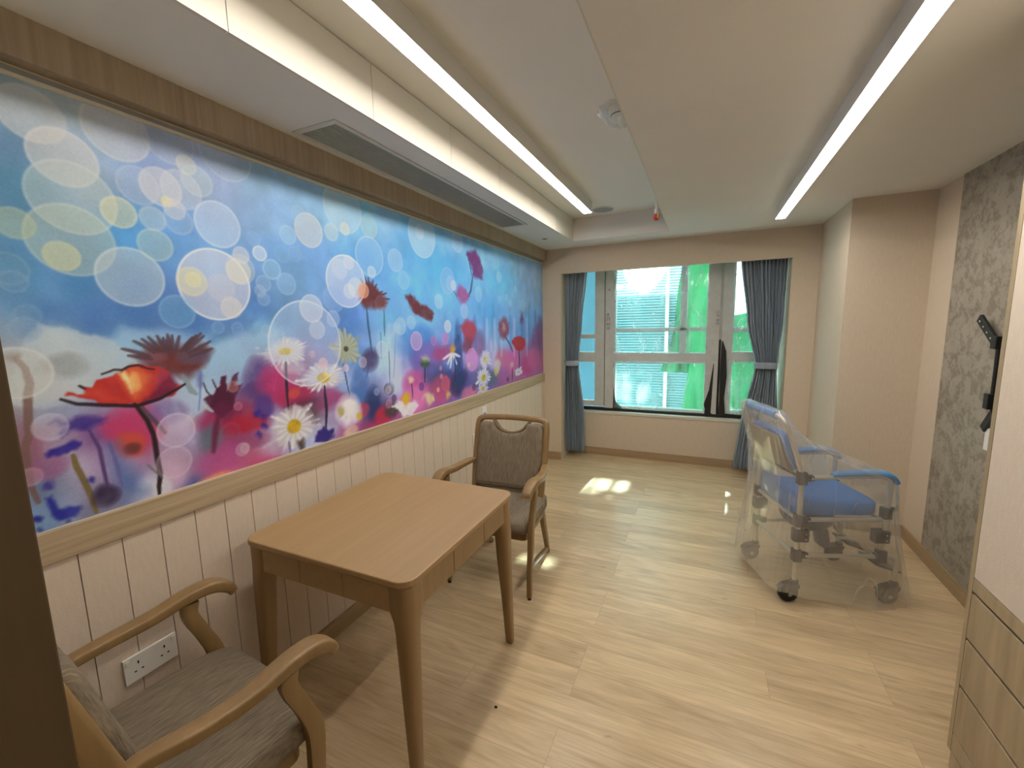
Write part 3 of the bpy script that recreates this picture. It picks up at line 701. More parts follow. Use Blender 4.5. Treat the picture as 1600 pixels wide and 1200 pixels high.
curtain('curtain', 'blue grey tied curtain at the right side of the window recess, behind the commode chair', [(.065, 1.925, 2.288), (.5, 1.97, 2.284), (1.09, 2.07, 2.245), (1.5, 1.985, 2.28), (2.10, 1.91, 2.286)], 12, 4.60, .052, .065, 2.118, 1.09, 2)
t = thing('curtain_rail', 'slim white curtain rail along the top of the window recess', 'curtain rail', (1.25, 4.6, 2.13))
G().box(-1.04, 1.04, -.012, .012, -.012, -.0005).build('track', 'white_metal', t, bevel=.002)

# ------------------------------------------------------------ outside: facing building, scaffold net, added sun blocker
t = thing('facing_building', 'pale blue louvred building front seen through the window film', 'building', (1.6, 8.5, -3))
GAP = [(2.02, 1.02, .30), (2.12, 1.0, .42), (2.22, .98, .46), (2.32, .98, .44), (2.42, 1.0, .36)]
g = G()
def gapx(z):
    # an open notch in the louvres, wide at the top and pointed at the bottom
    if z < 2.02 or z > 2.60: return None
    k = (z-2.02)/.58; hw = .05+.34*math.sin(min(1, k*1.25)*PI/2); return (.55-hw, .55+hw)
k = 0; z = -2.4
while z < 2.95:
    gp = gapx(z); segs = [(-.06, 2.02)] if not gp else [(-.06, gp[0]), (gp[1], 2.02)]
    if z > 1.72: segs[-1] = (segs[-1][0], 1.40); segs.append((1.64, 2.02))
    for a, b in segs: g.add([(a-1.6, -.02, z+3), (b-1.6, -.02, z+3), (b-1.6, .022, z+3.034), (a-1.6, .022, z+3.034), (a-1.6, -.016, z+2.996), (b-1.6, -.016, z+2.996), (b-1.6, .026, z+3.03), (a-1.6, .026, z+3.03)], [(0, 1, 2, 3), (7, 6, 5, 4), (0, 4, 5, 1), (2, 6, 7, 3), (0, 3, 7, 4), (1, 5, 6, 2)])
    z += .05
g.build('louvres', 'louvre', t)
g = G(); g.box(-4.8, -1.66, -.03, .3, 0, 5.9); g.box(-1.66, .44, .08, .3, 0, 4.72); g.box(-1.66, -.2, .08, .3, 4.72, 5.0); g.build('wall', 'teal', t)
g = G()
for x in (-1.66, -.62, .22): g.box(x-.03, x+.03, -.07, -.025, 0, 5.9)
g.build('posts', 'wrap', t)
g = G(); ph = [random.uniform(0, 6) for _ in range(8)]
g.grid(lambda u, v: (1.42+2.3*u+.05*math.sin(9*v), 6.4+.10*math.sin(16*u+ph[0])*(.4+v)+.05*math.sin(37*u+2*v+ph[1]), -1.5+3.25*v+.18*math.sin(5*u+ph[2])*v), 90, 30)
tag(g.build('scaffold_net', 'net', None, smooth=True, solid=.003), 'bright green scaffold netting hanging outside the window', 'netting')
g = G(); g.grid(lambda u, v: (1.02+.52*u+.46*v+.05*math.sin(7*v+5*u), 6.85+.06*math.sin(14*u+3*v), .75+2.2*v), 30, 30)
tag(g.build('scaffold_net', 'net', None, smooth=True, solid=.003), 'slanting green net strip hanging above the main scaffold netting outside', 'netting')
# unseen sheet added to block the sun, holed to shape the floor patches
def blocker_pt(fx, fy, z=3.0):
    k = z/.78; return fx+.06*k, fy+k
holes = []
def hole(xa, xb, ya, yb): 
    a = blocker_pt(xa, ya); b = blocker_pt(xb, yb); holes.append((a[0], b[0], a[1], b[1]))
hole(.52, .555, 3.70, 4.06); hole(.60, .70, 3.72, 4.0); hole(.735, .86, 3.72, 4.0)
hole(.53, .60, 3.62, 3.665); hole(.63, .70, 3.62, 3.665); hole(.72, .80, 3.62, 3.665)
hole(.92, 1.02, 3.75, 4.0); hole(.90, .93, 3.56, 3.59)
hole(1.78, 1.86, 4.0, 4.06); hole(1.70, 1.75, 3.72, 3.86); hole(1.80, 1.82, 3.62, 3.80)
hole(.56, .66, 2.22, 2.42); hole(.69, .80, 2.22, 2.44); hole(1.30, 1.325, 2.28, 2.30)
xs = sorted({-4.0, 7.0, *[q for h in holes for q in h[:2]]}); ys = sorted({5.3, 12.0, *[q for h in holes for q in h[2:]]})
g = G()
for a, b in zip(xs, xs[1:]):
    for c, d in zip(ys, ys[1:]):
        mx, my = (a+b)/2, (c+d)/2
        if not any(h[0] < mx < h[1] and h[2] < my < h[3] for h in holes): g.add([(a, c, 3), (b, c, 3), (b, d, 3), (a, d, 3)], [(0, 1, 2, 3)])
tag(g.build('sun_blocker', 'blocker_cloth', None, solid=.004), 'unseen white holed sheet added outside the window to shape the sun patches', 'sun_blocker')

MBASE = [
(0.554,2.111,(150,175,190)),(0.655,2.156,(170,185,195)),(0.796,2.128,(165,180,205)),(0.976,2.135,(150,175,210)),(1.203,2.096,(140,185,215)),(1.587,2.12,(135,190,215)),
(1.941,2.107,(130,195,225)),(2.586,2.117,(120,190,220)),(3.149,2.066,(140,200,220)),(4.126,2.008,(150,195,200)),(0.539,1.984,(95,140,180)),(0.527,1.887,(80,140,175)),
(0.704,1.989,(150,175,200)),(0.836,2.049,(130,160,205)),(1.034,2.091,(150,180,215)),(1.245,1.985,(140,185,225)),(1.442,2.111,(140,190,220)),(1.749,2.098,(120,190,230)),
(2.157,2.006,(90,180,225)),(2.57,1.902,(85,180,225)),(3.375,1.883,(100,190,225)),(4.116,1.752,(140,190,205)),(0.512,1.679,(85,155,200)),(0.62,1.637,(75,145,195)),(0.758,1.801,(80,160,215)),
(0.882,1.823,(100,165,220)),(0.999,1.776,(110,170,225)),(1.255,1.811,(110,165,220)),(1.476,1.754,(110,165,220)),(1.722,1.81,(90,170,225)),(2.138,1.78,(105,185,235)),
(2.553,1.685,(110,190,235)),(3.121,1.607,(80,175,220)),(4.109,1.558,(110,175,205)),(0.536,1.581,(85,145,195)),(0.651,1.547,(70,125,190)),(0.766,1.588,(65,120,185)),(0.91,1.548,(75,120,185)),
(1.149,1.599,(80,130,195)),(1.257,1.549,(90,145,205)),(1.611,1.55,(80,140,205)),(1.891,1.551,(110,180,230)),(2.244,1.512,(120,190,235)),(2.712,1.507,(100,170,220)),
(0.55,1.495,(200,215,215)),(0.569,1.441,(190,200,195)),(0.638,1.436,(175,195,205)),(0.716,1.449,(140,190,220)),(0.961,1.434,(150,195,225)),(1.051,1.403,(150,190,220)),
(1.193,1.497,(130,185,220)),(0.495,1.344,(165,180,195)),(0.585,1.348,(190,195,195)),(0.476,1.381,(190,195,185)),(0.453,1.284,(150,130,150)),(0.49,1.205,(170,110,140)),
(0.452,1.181,(130,110,110)),(0.527,1.195,(165,150,180)),(0.57,1.106,(190,180,205)),(0.477,1.101,(110,130,170)),(0.52,1.029,(150,165,200)),(0.586,1.002,(120,120,150)),
(0.467,1.015,(120,160,200)),(0.626,1.207,(120,80,150)),(0.691,1.232,(200,60,110)),(0.684,1.172,(190,60,90)),(0.631,1.126,(160,130,180)),(0.672,1.072,(110,110,170)),
(0.716,1.014,(200,205,220)),(0.792,1.032,(210,170,200)),(0.865,1.148,(165,150,200)),(0.852,1.219,(200,190,215)),(0.9,1.279,(180,205,230)),(0.927,1.132,(110,100,120)),
(1.024,1.159,(170,40,80)),(0.967,1.073,(180,70,130)),(1.084,0.988,(200,80,130)),(1.146,1.051,(190,170,200)),(0.934,0.984,(215,90,130)),(0.865,0.96,(60,80,150)),(1.114,1.27,(90,60,130)),
(1.177,1.341,(200,50,110)),(1.223,1.226,(180,40,90)),(1.311,1.154,(110,50,80)),(1.186,1.151,(150,140,190)),(1.414,1.135,(150,110,150)),(1.494,1.183,(170,70,120)),(1.327,0.974,(180,195,225)),
(1.581,1.234,(150,190,230)),(1.66,1.156,(90,130,190)),(1.604,1.032,(190,80,130)),(1.746,1.072,(50,70,120)),(1.789,0.991,(190,50,90)),(1.869,1.303,(180,215,240)),(1.968,1.182,(190,210,240)),
(1.679,1.354,(100,160,220)),(1.878,1.41,(150,205,240)),(2.099,1.321,(90,90,170)),(2.086,1.166,(200,80,150)),(2.142,1.078,(240,120,170)),(2.296,1.306,(160,110,190)),(2.434,1.163,(70,60,120)),
(2.424,1.032,(200,90,140)),(2.524,1.288,(110,150,210)),(2.682,1.086,(90,80,150)),(2.761,0.878,(220,120,150)),(2.497,0.929,(120,100,170)),(2.886,1.259,(200,160,210)),
(3.099,1.243,(90,110,180)),(2.899,1.456,(120,170,220)),(3.339,1.224,(200,130,170)),(3.089,1.085,(100,90,150)),(3.461,1.04,(170,90,150)),(3.61,1.203,(210,110,160)),
(3.755,1.067,(190,100,150)),(4.094,1.165,(190,80,130)),(4.284,1.287,(150,110,160)),(3.932,1.432,(100,160,200)),(3.479,1.386,(140,190,220)),
]
MART = [
('P',[0.504,1.514,0.534,1.547,0.606,1.526,0.682,1.496,0.719,1.538,0.907,1.522,0.975,1.461,1.099,1.499,1.144,1.549,0.915,1.592,0.735,1.606,0.538,1.598],(72,126,192),0.6,0.015),
('P',[0.484,1.468,0.533,1.54,0.605,1.517,0.682,1.488,0.724,1.445,0.755,1.344,0.623,1.314,0.503,1.308,0.438,1.345],(192,210,214),0.7,0.005),
('P',[0.682,1.488,0.709,1.524,0.905,1.504,0.963,1.452,0.946,1.295,0.781,1.424],(150,195,222),0.6,0.015),
('P',[0.963,1.452,1.033,1.463,1.091,1.49,1.222,1.499,1.21,1.324,0.99,1.284,0.94,1.343],(155,196,226),0.65,0.011),('B',0.56,1.415,0.049,0.032,(150,155,155),0.6),
('B',0.509,1.36,0.048,0.034,(205,205,200),0.5),('P',[0.49,1.302,0.625,1.327,0.875,1.237,0.498,1.274],(140,165,205),0.5,0.017),('B',0.646,1.122,0.06,0.058,(190,170,205),0.5),
('B',0.466,1.203,0.025,0.068,(150,90,110),0.5),('B',0.501,1.139,0.034,0.031,(170,90,140),0.6),('B',0.714,1.216,0.062,0.06,(205,55,110),0.8),('B',0.692,1.17,0.032,0.032,(215,80,60),0.8),
('B',0.693,1.155,0.019,0.014,(90,50,50),0.6),('P',[0.631,1.186,0.661,1.178,0.706,0.997,0.653,0.975,0.637,1.043],(70,115,180),0.6,0.023),('B',0.749,0.991,0.021,0.034,(225,225,225),0.7),
('B',0.874,0.945,0.033,0.023,(55,75,150),0.8),('B',0.921,0.969,0.048,0.024,(240,150,110),0.8),('B',0.807,1.25,0.048,0.03,(120,100,170),0.6),
('P',[0.82,1.309,0.862,1.125,0.837,1.173],(190,205,225),0.5,0.013),('P',[0.817,1.368,0.905,1.324,0.904,1.232,0.823,1.309],(175,200,225),0.7,0.017),
('B',0.967,1.183,0.068,0.042,(165,50,100),0.8),('B',1.06,1.138,0.086,0.03,(185,30,55),0.85),('B',0.926,1.121,0.043,0.042,(95,110,125),0.7),('B',1.053,1.075,0.071,0.025,(150,60,110),0.6),
('B',1.122,0.962,0.066,0.026,(205,80,125),0.7),('B',0.951,1.04,0.077,0.034,(190,80,150),0.6),('B',1.131,1.307,0.054,0.071,(90,60,125),0.7),('B',1.206,1.284,0.076,0.058,(190,50,110),0.8),
('B',1.132,1.188,0.038,0.041,(70,50,140),0.7),('B',1.213,1.131,0.053,0.032,(195,190,220),0.6),('B',1.301,1.214,0.078,0.039,(180,45,90),0.9),('B',1.344,1.148,0.102,0.04,(100,50,75),0.7),
('B',1.286,1.23,0.026,0.017,(230,90,60),0.6),('B',1.376,1.112,0.07,0.029,(95,90,85),0.6),('B',1.51,1.142,0.095,0.044,(170,80,130),0.7),('B',1.523,1.066,0.12,0.063,(180,190,220),0.6),
('B',1.282,1.344,0.05,0.027,(205,190,190),0.5),('B',1.33,1.003,0.101,0.046,(190,200,228),0.7),('B',1.58,1.004,0.068,0.033,(190,90,140),0.6),('B',1.676,1.221,0.045,0.073,(60,110,180),0.6),
('B',1.759,1.104,0.044,0.077,(45,60,110),0.85),('B',1.69,1.082,0.033,0.03,(190,70,100),0.8),('B',1.823,1.028,0.051,0.043,(195,45,75),0.9),('B',1.91,1.04,0.054,0.037,(70,65,60),0.8),
('B',1.9,1.169,0.037,0.029,(50,45,70),0.8),('S',[1.925,1.516,1.914,1.336,1.909,1.153],(215,230,245),0.4,0.05),('S',[1.969,1.515,1.958,1.332,1.953,1.146],(215,230,245),0.48,0.05),
('S',[2.008,1.515,1.998,1.329,1.993,1.14],(215,230,245),0.44000000000000006,0.05),('B',2.02,1.251,0.094,0.136,(205,220,240),0.5),('B',2.232,1.372,0.107,0.113,(70,95,180),0.6),
('B',2.17,1.415,0.168,0.079,(70,150,215),0.6),('B',2.149,1.157,0.103,0.072,(215,85,150),0.7),('B',2.128,1.072,0.115,0.055,(240,130,180),0.7),('B',2.312,1.321,0.157,0.075,(150,100,180),0.6),
('B',2.47,1.327,0.11,0.044,(185,60,110),0.7),('B',2.361,1.207,0.119,0.059,(70,85,140),0.6),('B',2.43,1.111,0.109,0.061,(205,75,105),0.7),('B',2.637,1.092,0.079,0.075,(55,40,85),0.8),
('B',2.703,1.131,0.064,0.047,(50,40,100),0.7),('B',2.799,0.996,0.097,0.044,(235,120,150),0.8),('B',2.66,1.277,0.044,0.209,(35,55,115),0.75),('B',2.94,1.306,0.104,0.1,(190,130,190),0.5),
('B',2.976,1.379,0.084,0.081,(120,70,110),0.5),('B',3.217,1.261,0.072,0.108,(225,225,240),0.6),('B',3.39,1.22,0.105,0.068,(220,110,140),0.7),('B',3.206,1.071,0.072,0.054,(80,110,110),0.6),
('B',3.609,1.173,0.116,0.096,(225,100,160),0.8),('B',3.985,1.089,0.137,0.078,(200,60,120),0.8),('B',4.246,1.289,0.114,0.176,(140,60,110),0.6),('B',4.166,1.159,0.147,0.094,(220,110,150),0.6),
('B',4.347,1.422,0.079,0.137,(110,70,110),0.7),('S',[2.917,1.574,2.914,1.53,2.911,1.332],(70,110,180),0.5,0.06),('S',[3.091,1.652,3.083,1.529,3.081,1.323],(90,140,200),0.5,0.06),
('S',[3.241,1.672,3.233,1.529,3.232,1.314],(70,130,190),0.5,0.06),('S',[3.338,1.659,3.33,1.528,3.331,1.308],(110,160,200),0.5,0.06),
('S',[3.586,1.58,3.584,1.527,3.586,1.293],(60,130,190),0.5,0.06),('S',[3.859,1.637,3.854,1.526,3.859,1.277],(60,120,180),0.5,0.06),
('S',[4.044,1.698,4.037,1.526,4.044,1.267],(70,140,190),0.5,0.06),('S',[4.221,1.645,4.217,1.525,4.226,1.256],(80,110,160),0.5,0.06),
('S',[3.118,1.555,3.109,1.399,3.101,1.269],(225,235,240),0.4,0.05),('S',[3.258,1.555,3.249,1.394,3.241,1.259],(225,235,240),0.4,0.05),
('S',[3.396,1.556,3.386,1.389,3.379,1.249],(225,235,240),0.4,0.05),('S',[3.672,1.557,3.663,1.379,3.656,1.229],(225,235,240),0.4,0.05),
('S',[3.987,1.558,3.979,1.367,3.973,1.206],(225,235,240),0.4,0.05),
('P',[0.482,1.455,0.48,1.451,0.476,1.448,0.471,1.446,0.466,1.446,0.46,1.447,0.456,1.45,0.453,1.453,0.453,1.457,0.454,1.46,0.458,1.463,0.463,1.465,0.468,1.466,0.474,1.464,0.478,1.462,0.481,1.459],(125,105,98),0.9,0.007),
('S',[0.475,1.449,0.488,1.422,0.493,1.379,0.486,1.346,0.481,1.295,0.477,1.244,0.465,1.212,0.463,1.142,0.463,1.098,0.47,1.059],(125,92,84),0.85,0.018),
('S',[0.554,1.165,0.558,1.126,0.575,1.056,0.584,0.983],(125,105,55),0.9,0.016),('B',0.611,1.022,0.026,0.027,(60,45,75),0.85),
('P',[0.522,1.263,0.549,1.272,0.59,1.273,0.643,1.252,0.63,1.241,0.6,1.236,0.572,1.235,0.541,1.224,0.537,1.234,0.553,1.253],(60,42,140),0.9,0.009),
('S',[0.599,1.229,0.614,1.171,0.617,1.071,0.619,1.05],(85,55,115),0.9,0.01),('S',[0.638,1.184,0.648,1.111,0.652,1.038],(100,90,160),0.6,0.01),
('P',[0.498,1.19,0.52,1.197,0.548,1.208,0.561,1.208,0.577,1.196,0.567,1.178,0.544,1.179,0.524,1.172,0.502,1.178],(50,38,150),0.95,0.005),
('P',[0.485,1.058,0.498,1.064,0.507,1.034,0.526,1.027,0.55,1.023,0.552,1.01,0.536,0.992,0.505,0.994,0.492,1.016],(40,48,160),0.95,0.006),
('P',[0.45,1.022,0.462,1.026,0.474,1.015,0.468,1.005,0.452,1.009],(40,45,150),0.9,0.005),
('P',[0.591,1.078,0.59,1.075,0.588,1.073,0.586,1.072,0.583,1.073,0.581,1.074,0.579,1.077,0.577,1.079,0.577,1.083,0.578,1.085,0.58,1.087,0.582,1.088,0.585,1.088,0.588,1.086,0.59,1.084,0.591,1.081],(50,40,150),1,0.005),
('P',[0.507,1.087,0.506,1.083,0.503,1.081,0.498,1.08,0.494,1.081,0.489,1.083,0.486,1.087,0.483,1.091,0.483,1.096,0.484,1.099,0.487,1.102,0.491,1.103,0.496,1.102,0.501,1.099,0.504,1.096,0.507,1.091],(60,50,150),0.8,0.006),
('P',[0.526,0.981,0.526,0.98,0.525,0.979,0.523,0.979,0.522,0.979,0.52,0.98,0.519,0.981,0.518,0.983,0.518,0.984,0.519,0.986,0.52,0.986,0.521,0.987,0.523,0.986,0.524,0.985,0.525,0.984,0.526,0.982],(40,40,120),1,0.006),
('P',[0.468,0.985,0.468,0.983,0.467,0.983,0.466,0.982,0.464,0.983,0.463,0.984,0.462,0.985,0.461,0.986,0.461,0.988,0.462,0.989,0.463,0.99,0.464,0.99,0.465,0.99,0.466,0.989,0.467,0.987,0.468,0.986],(40,40,120),1,0.006),
('P',[0.736,1.424,0.771,1.454,0.814,1.473,0.88,1.461,0.93,1.467,0.964,1.438,0.925,1.386,0.879,1.35,0.841,1.359,0.786,1.374],(98,46,50),0.85,0.016),
('B',0.864,1.405,0.051,0.026,(120,48,44),0.7),('B',0.906,1.424,0.045,0.022,(95,85,110),0.6),('B',0.781,1.424,0.032,0.017,(150,90,100),0.5),
('S',[0.771,1.432,0.733,1.448,0.703,1.46],(84,56,66),0.8,0.013),('S',[0.776,1.422,0.742,1.431,0.715,1.438],(84,56,66),0.8,0.013),
('S',[0.786,1.443,0.758,1.465,0.735,1.482],(84,56,66),0.8,0.013),('S',[0.797,1.445,0.775,1.468,0.757,1.487],(84,56,66),0.8,0.013),
('S',[0.805,1.447,0.789,1.472,0.775,1.493],(84,56,66),0.8,0.013),('S',[0.816,1.448,0.807,1.475,0.799,1.496],(84,56,66),0.8,0.013),
('S',[0.824,1.445,0.82,1.469,0.816,1.489],(84,56,66),0.8,0.013),('S',[0.831,1.449,0.83,1.477,0.83,1.5],(84,56,66),0.8,0.013),('S',[0.836,1.448,0.84,1.475,0.843,1.497],(84,56,66),0.8,0.013),
('S',[0.846,1.446,0.856,1.472,0.864,1.494],(84,56,66),0.8,0.013),('S',[0.863,1.443,0.885,1.468,0.903,1.489],(84,56,66),0.8,0.013),
('S',[0.868,1.446,0.894,1.472,0.916,1.495],(84,56,66),0.8,0.013),('S',[0.875,1.449,0.905,1.477,0.932,1.501],(84,56,66),0.8,0.013),
('S',[0.879,1.444,0.912,1.47,0.941,1.492],(84,56,66),0.8,0.013),('S',[0.887,1.435,0.926,1.454,0.961,1.471],(84,56,66),0.8,0.013),
('S',[0.888,1.424,0.929,1.435,0.964,1.445],(84,56,66),0.8,0.013),('S',[0.858,1.357,0.878,1.305,0.893,1.291],(130,150,150),0.7,0.02),
('P',[0.922,1.34,0.92,1.329,0.917,1.32,0.913,1.314,0.908,1.312,0.905,1.315,0.902,1.322,0.901,1.331,0.901,1.343,0.903,1.354,0.907,1.363,0.911,1.369,0.915,1.371,0.919,1.368,0.921,1.361,0.923,1.352],(110,120,180),0.8,0.007),
('S',[0.917,1.368,0.91,1.323,0.897,1.233],(110,120,190),0.7,0.008),
('P',[0.558,1.338,0.567,1.346,0.581,1.336,0.601,1.331,0.595,1.354,0.616,1.351,0.63,1.367,0.648,1.37,0.67,1.387,0.695,1.402,0.753,1.406,0.784,1.397,0.816,1.379,0.823,1.335,0.851,1.327,0.827,1.306,0.784,1.287,0.721,1.279,0.637,1.3],(205,48,42),1,0.003),
('P',[0.582,1.327,0.626,1.338,0.69,1.297],(225,75,55),0.6,0.01),('P',[0.629,1.361,0.681,1.354,0.706,1.29],(185,35,40),0.5,0.011),
('P',[0.682,1.389,0.719,1.401,0.762,1.374,0.745,1.325,0.718,1.292,0.694,1.344],(240,120,60),0.9,0.015),('P',[0.683,1.393,0.701,1.399,0.715,1.349,0.712,1.317],(245,225,150),0.95,0.006),
('B',0.725,1.352,0.012,0.024,(250,190,110),0.8),('P',[0.82,1.374,0.769,1.321,0.731,1.286,0.795,1.292,0.836,1.32],(115,28,66),0.85,0.008),
('P',[0.794,1.381,0.815,1.368,0.774,1.329],(150,50,110),0.6,0.008),('S',[0.645,1.388,0.676,1.4,0.694,1.396,0.711,1.404,0.736,1.406,0.757,1.394,0.779,1.389],(45,25,35),0.95,0.007),
('S',[0.548,1.327,0.58,1.308,0.636,1.295,0.721,1.279,0.784,1.293,0.84,1.319,0.861,1.33],(42,24,34),0.97,0.011),('S',[0.59,1.359,0.602,1.348],(45,25,35),1,0.008),
('S',[0.714,1.285,0.741,1.231,0.753,1.176,0.754,1.11,0.754,1.045,0.745,1.003,0.744,0.977],(40,25,30),0.97,0.016),('S',[0.732,1.273,0.766,1.215,0.786,1.178],(80,70,75),0.8,0.014),
('S',[0.725,1.087,0.757,1.028],(110,110,100),0.8,0.006),
('P',[0.912,1.272,0.951,1.28,0.977,1.31,0.984,1.337,1.001,1.34,0.995,1.288,1.015,1.314,1.035,1.348,1.05,1.352,1.032,1.297,1.058,1.304,1.036,1.262,1.011,1.212,0.97,1.19,0.938,1.223],(84,26,56),0.97,0.004),
('P',[0.927,1.227,0.985,1.241,1.041,1.193,0.977,1.169],(110,30,70),0.7,0.014),('S',[0.96,1.202,0.943,1.148,0.927,1.072],(112,30,62),0.85,0.022),
('S',[0.92,1.324,0.928,1.293,0.943,1.272],(50,20,50),1,0.005),('S',[0.95,1.332,0.967,1.282],(50,20,50),1,0.005),('S',[0.914,1.249,0.941,1.218],(190,205,205),0.8,0.012),
('P',[1.114,1.166,1.112,1.162,1.11,1.159,1.106,1.158,1.102,1.158,1.098,1.159,1.095,1.162,1.093,1.166,1.092,1.17,1.094,1.174,1.096,1.177,1.1,1.178,1.104,1.178,1.108,1.177,1.111,1.174,1.113,1.17],(48,42,150),0.9,0.008),
('P',[1.141,1.112,1.14,1.108,1.137,1.105,1.133,1.104,1.129,1.104,1.125,1.106,1.122,1.109,1.12,1.113,1.119,1.117,1.121,1.121,1.123,1.123,1.127,1.125,1.131,1.125,1.135,1.123,1.139,1.12,1.141,1.116],(48,42,150),0.9,0.008),
('P',[1.111,1.087,1.109,1.083,1.107,1.08,1.103,1.079,1.099,1.079,1.095,1.081,1.092,1.084,1.09,1.088,1.089,1.092,1.091,1.096,1.093,1.099,1.097,1.1,1.101,1.1,1.105,1.098,1.108,1.095,1.11,1.091],(48,42,150),0.9,0.008),
('P',[1.12,1.178,1.119,1.174,1.116,1.171,1.113,1.169,1.109,1.169,1.105,1.171,1.101,1.174,1.099,1.178,1.099,1.182,1.1,1.185,1.103,1.188,1.107,1.19,1.111,1.19,1.115,1.188,1.118,1.185,1.12,1.182],(48,42,150),0.9,0.008),
('P',[1.14,1.155,1.139,1.151,1.136,1.148,1.132,1.147,1.128,1.147,1.124,1.148,1.121,1.151,1.119,1.155,1.118,1.159,1.12,1.163,1.122,1.166,1.126,1.168,1.13,1.168,1.134,1.166,1.138,1.163,1.14,1.159],(48,42,150),0.9,0.008),
('S',[1.221,1.35,1.191,1.259],(200,60,120),0.7,0.012),('S',[1.188,1.313,1.191,1.259],(200,60,120),0.7,0.012),('S',[1.166,1.289,1.191,1.259],(200,60,120),0.7,0.012),
('B',1.259,1.417,0.068,0.039,(238,236,228),0.75),('Y',1.259,1.417,0.11,0.062,(238,236,228),(228,196,50),0.033,0.016,22),('S',[1.257,1.368,1.25,1.278,1.248,1.166],(48,38,52),0.95,0.013),
('B',1.597,1.408,0.057,0.059,(185,195,160),0.75),('Y',1.597,1.408,0.092,0.095,(185,195,160),(90,85,60),0.017,0.015,16),('B',1.447,1.282,0.091,0.041,(240,238,232),0.75),
('Y',1.447,1.282,0.148,0.066,(240,238,232),(228,190,45),0.04,0.027,18),('S',[1.45,1.239,1.447,1.129,1.435,1.044],(52,38,66),0.97,0.016),
('S',[1.573,1.331,1.589,1.232,1.6,1.166],(60,70,120),0.9,0.008),('B',1.268,1.088,0.078,0.063,(240,238,236),0.75),('Y',1.268,1.088,0.127,0.101,(240,238,236),(220,178,40),0.038,0.034,15),
('S',[1.233,1.028,1.235,0.982],(110,110,150),0.8,0.012),('P',[1.274,1.017,1.311,1.025,1.307,0.979,1.286,0.973],(70,55,45),0.9,0.009),
('P',[1.367,0.99,1.382,1.032,1.424,1.053,1.448,1.025,1.479,1.028,1.48,0.992,1.428,0.977],(56,44,128),0.97,0.006),('S',[1.462,1.009,1.482,1.02],(30,30,60),1,0.005),
('B',1.589,1.101,0.067,0.065,(240,235,235),0.95),
('P',[1.555,1.101,1.553,1.092,1.548,1.085,1.54,1.08,1.533,1.08,1.525,1.083,1.519,1.09,1.516,1.099,1.515,1.109,1.518,1.119,1.523,1.126,1.53,1.13,1.537,1.131,1.545,1.127,1.551,1.121,1.555,1.112],(190,175,110),0.9,0.009),
('P',[1.669,1.052,1.667,1.046,1.662,1.041,1.656,1.039,1.649,1.039,1.643,1.042,1.637,1.047,1.634,1.053,1.633,1.059,1.635,1.065,1.639,1.07,1.646,1.073,1.652,1.072,1.659,1.07,1.665,1.065,1.668,1.059],(225,190,60),1,0.01),
('B',1.592,0.995,0.042,0.02,(235,215,170),0.8),
('P',[1.697,1.686,1.742,1.735,1.8,1.752,1.845,1.716,1.903,1.685,1.927,1.658,1.898,1.622,1.821,1.612,1.749,1.617,1.707,1.648],(112,48,48),0.95,0.013),
('S',[1.731,1.76,1.792,1.665],(100,45,55),0.85,0.012),('S',[1.764,1.772,1.792,1.665],(100,45,55),0.85,0.012),('S',[1.787,1.771,1.792,1.665],(100,45,55),0.85,0.012),
('S',[1.82,1.761,1.792,1.665],(100,45,55),0.85,0.012),('S',[1.847,1.743,1.792,1.665],(100,45,55),0.85,0.012),('S',[1.89,1.708,1.792,1.665],(100,45,55),0.85,0.012),
('S',[1.92,1.7,1.792,1.665],(100,45,55),0.85,0.012),('S',[1.944,1.669,1.792,1.665],(100,45,55),0.85,0.012),('S',[1.921,1.643,1.792,1.665],(100,45,55),0.85,0.012),
('S',[1.759,1.624,1.763,1.511,1.774,1.374],(45,85,125),0.85,0.014),('S',[1.891,1.607,1.883,1.463],(60,105,125),0.7,0.012),('S',[1.854,1.481,1.846,1.341],(60,100,150),0.7,0.008),
('S',[1.912,1.372,1.907,1.19],(60,100,160),0.7,0.009),('S',[1.977,1.479,1.943,1.222],(130,160,200),0.7,0.01),('B',1.757,1.341,0.052,0.048,(78,66,104),0.85),
('S',[1.743,1.298,1.724,1.249],(60,100,160),0.7,0.01),
('P',[2.082,1.694,2.132,1.712,2.18,1.684,2.228,1.647,2.309,1.634,2.37,1.594,2.337,1.544,2.255,1.56,2.171,1.583,2.114,1.643],(108,34,44),0.96,0.011),
('P',[2.822,2.04,2.891,2.073,2.961,2.092,3.029,2.04,3.076,1.937,3.072,1.872,2.907,1.877,2.893,1.961],(118,52,112),0.95,0.014),('S',[2.907,1.872,2.87,1.77,2.829,1.725],(50,70,100),0.9,0.022),
('S',[2.833,2.06,2.865,1.972,2.897,1.881],(50,70,110),0.8,0.014),('P',[2.65,1.751,2.706,1.805,2.795,1.774,2.848,1.726,2.778,1.666,2.706,1.678],(168,66,128),0.9,0.017),
('S',[2.625,1.763,2.689,1.691],(70,100,120),0.7,0.012),('P',[2.703,1.508,2.808,1.554,2.904,1.53,2.93,1.466,2.895,1.398,2.822,1.338,2.742,1.413],(188,42,72),0.92,0.018),
('B',2.795,1.363,0.067,0.048,(130,50,80),0.8),
('P',[3.553,1.481,3.543,1.444,3.517,1.413,3.48,1.393,3.439,1.387,3.399,1.396,3.367,1.417,3.346,1.449,3.341,1.484,3.35,1.52,3.374,1.55,3.409,1.571,3.449,1.578,3.49,1.571,3.524,1.551,3.547,1.519],(142,50,82),0.9,0.023),
('S',[3.454,1.415,3.546,1.348,3.628,1.261],(70,60,100),0.9,0.02),
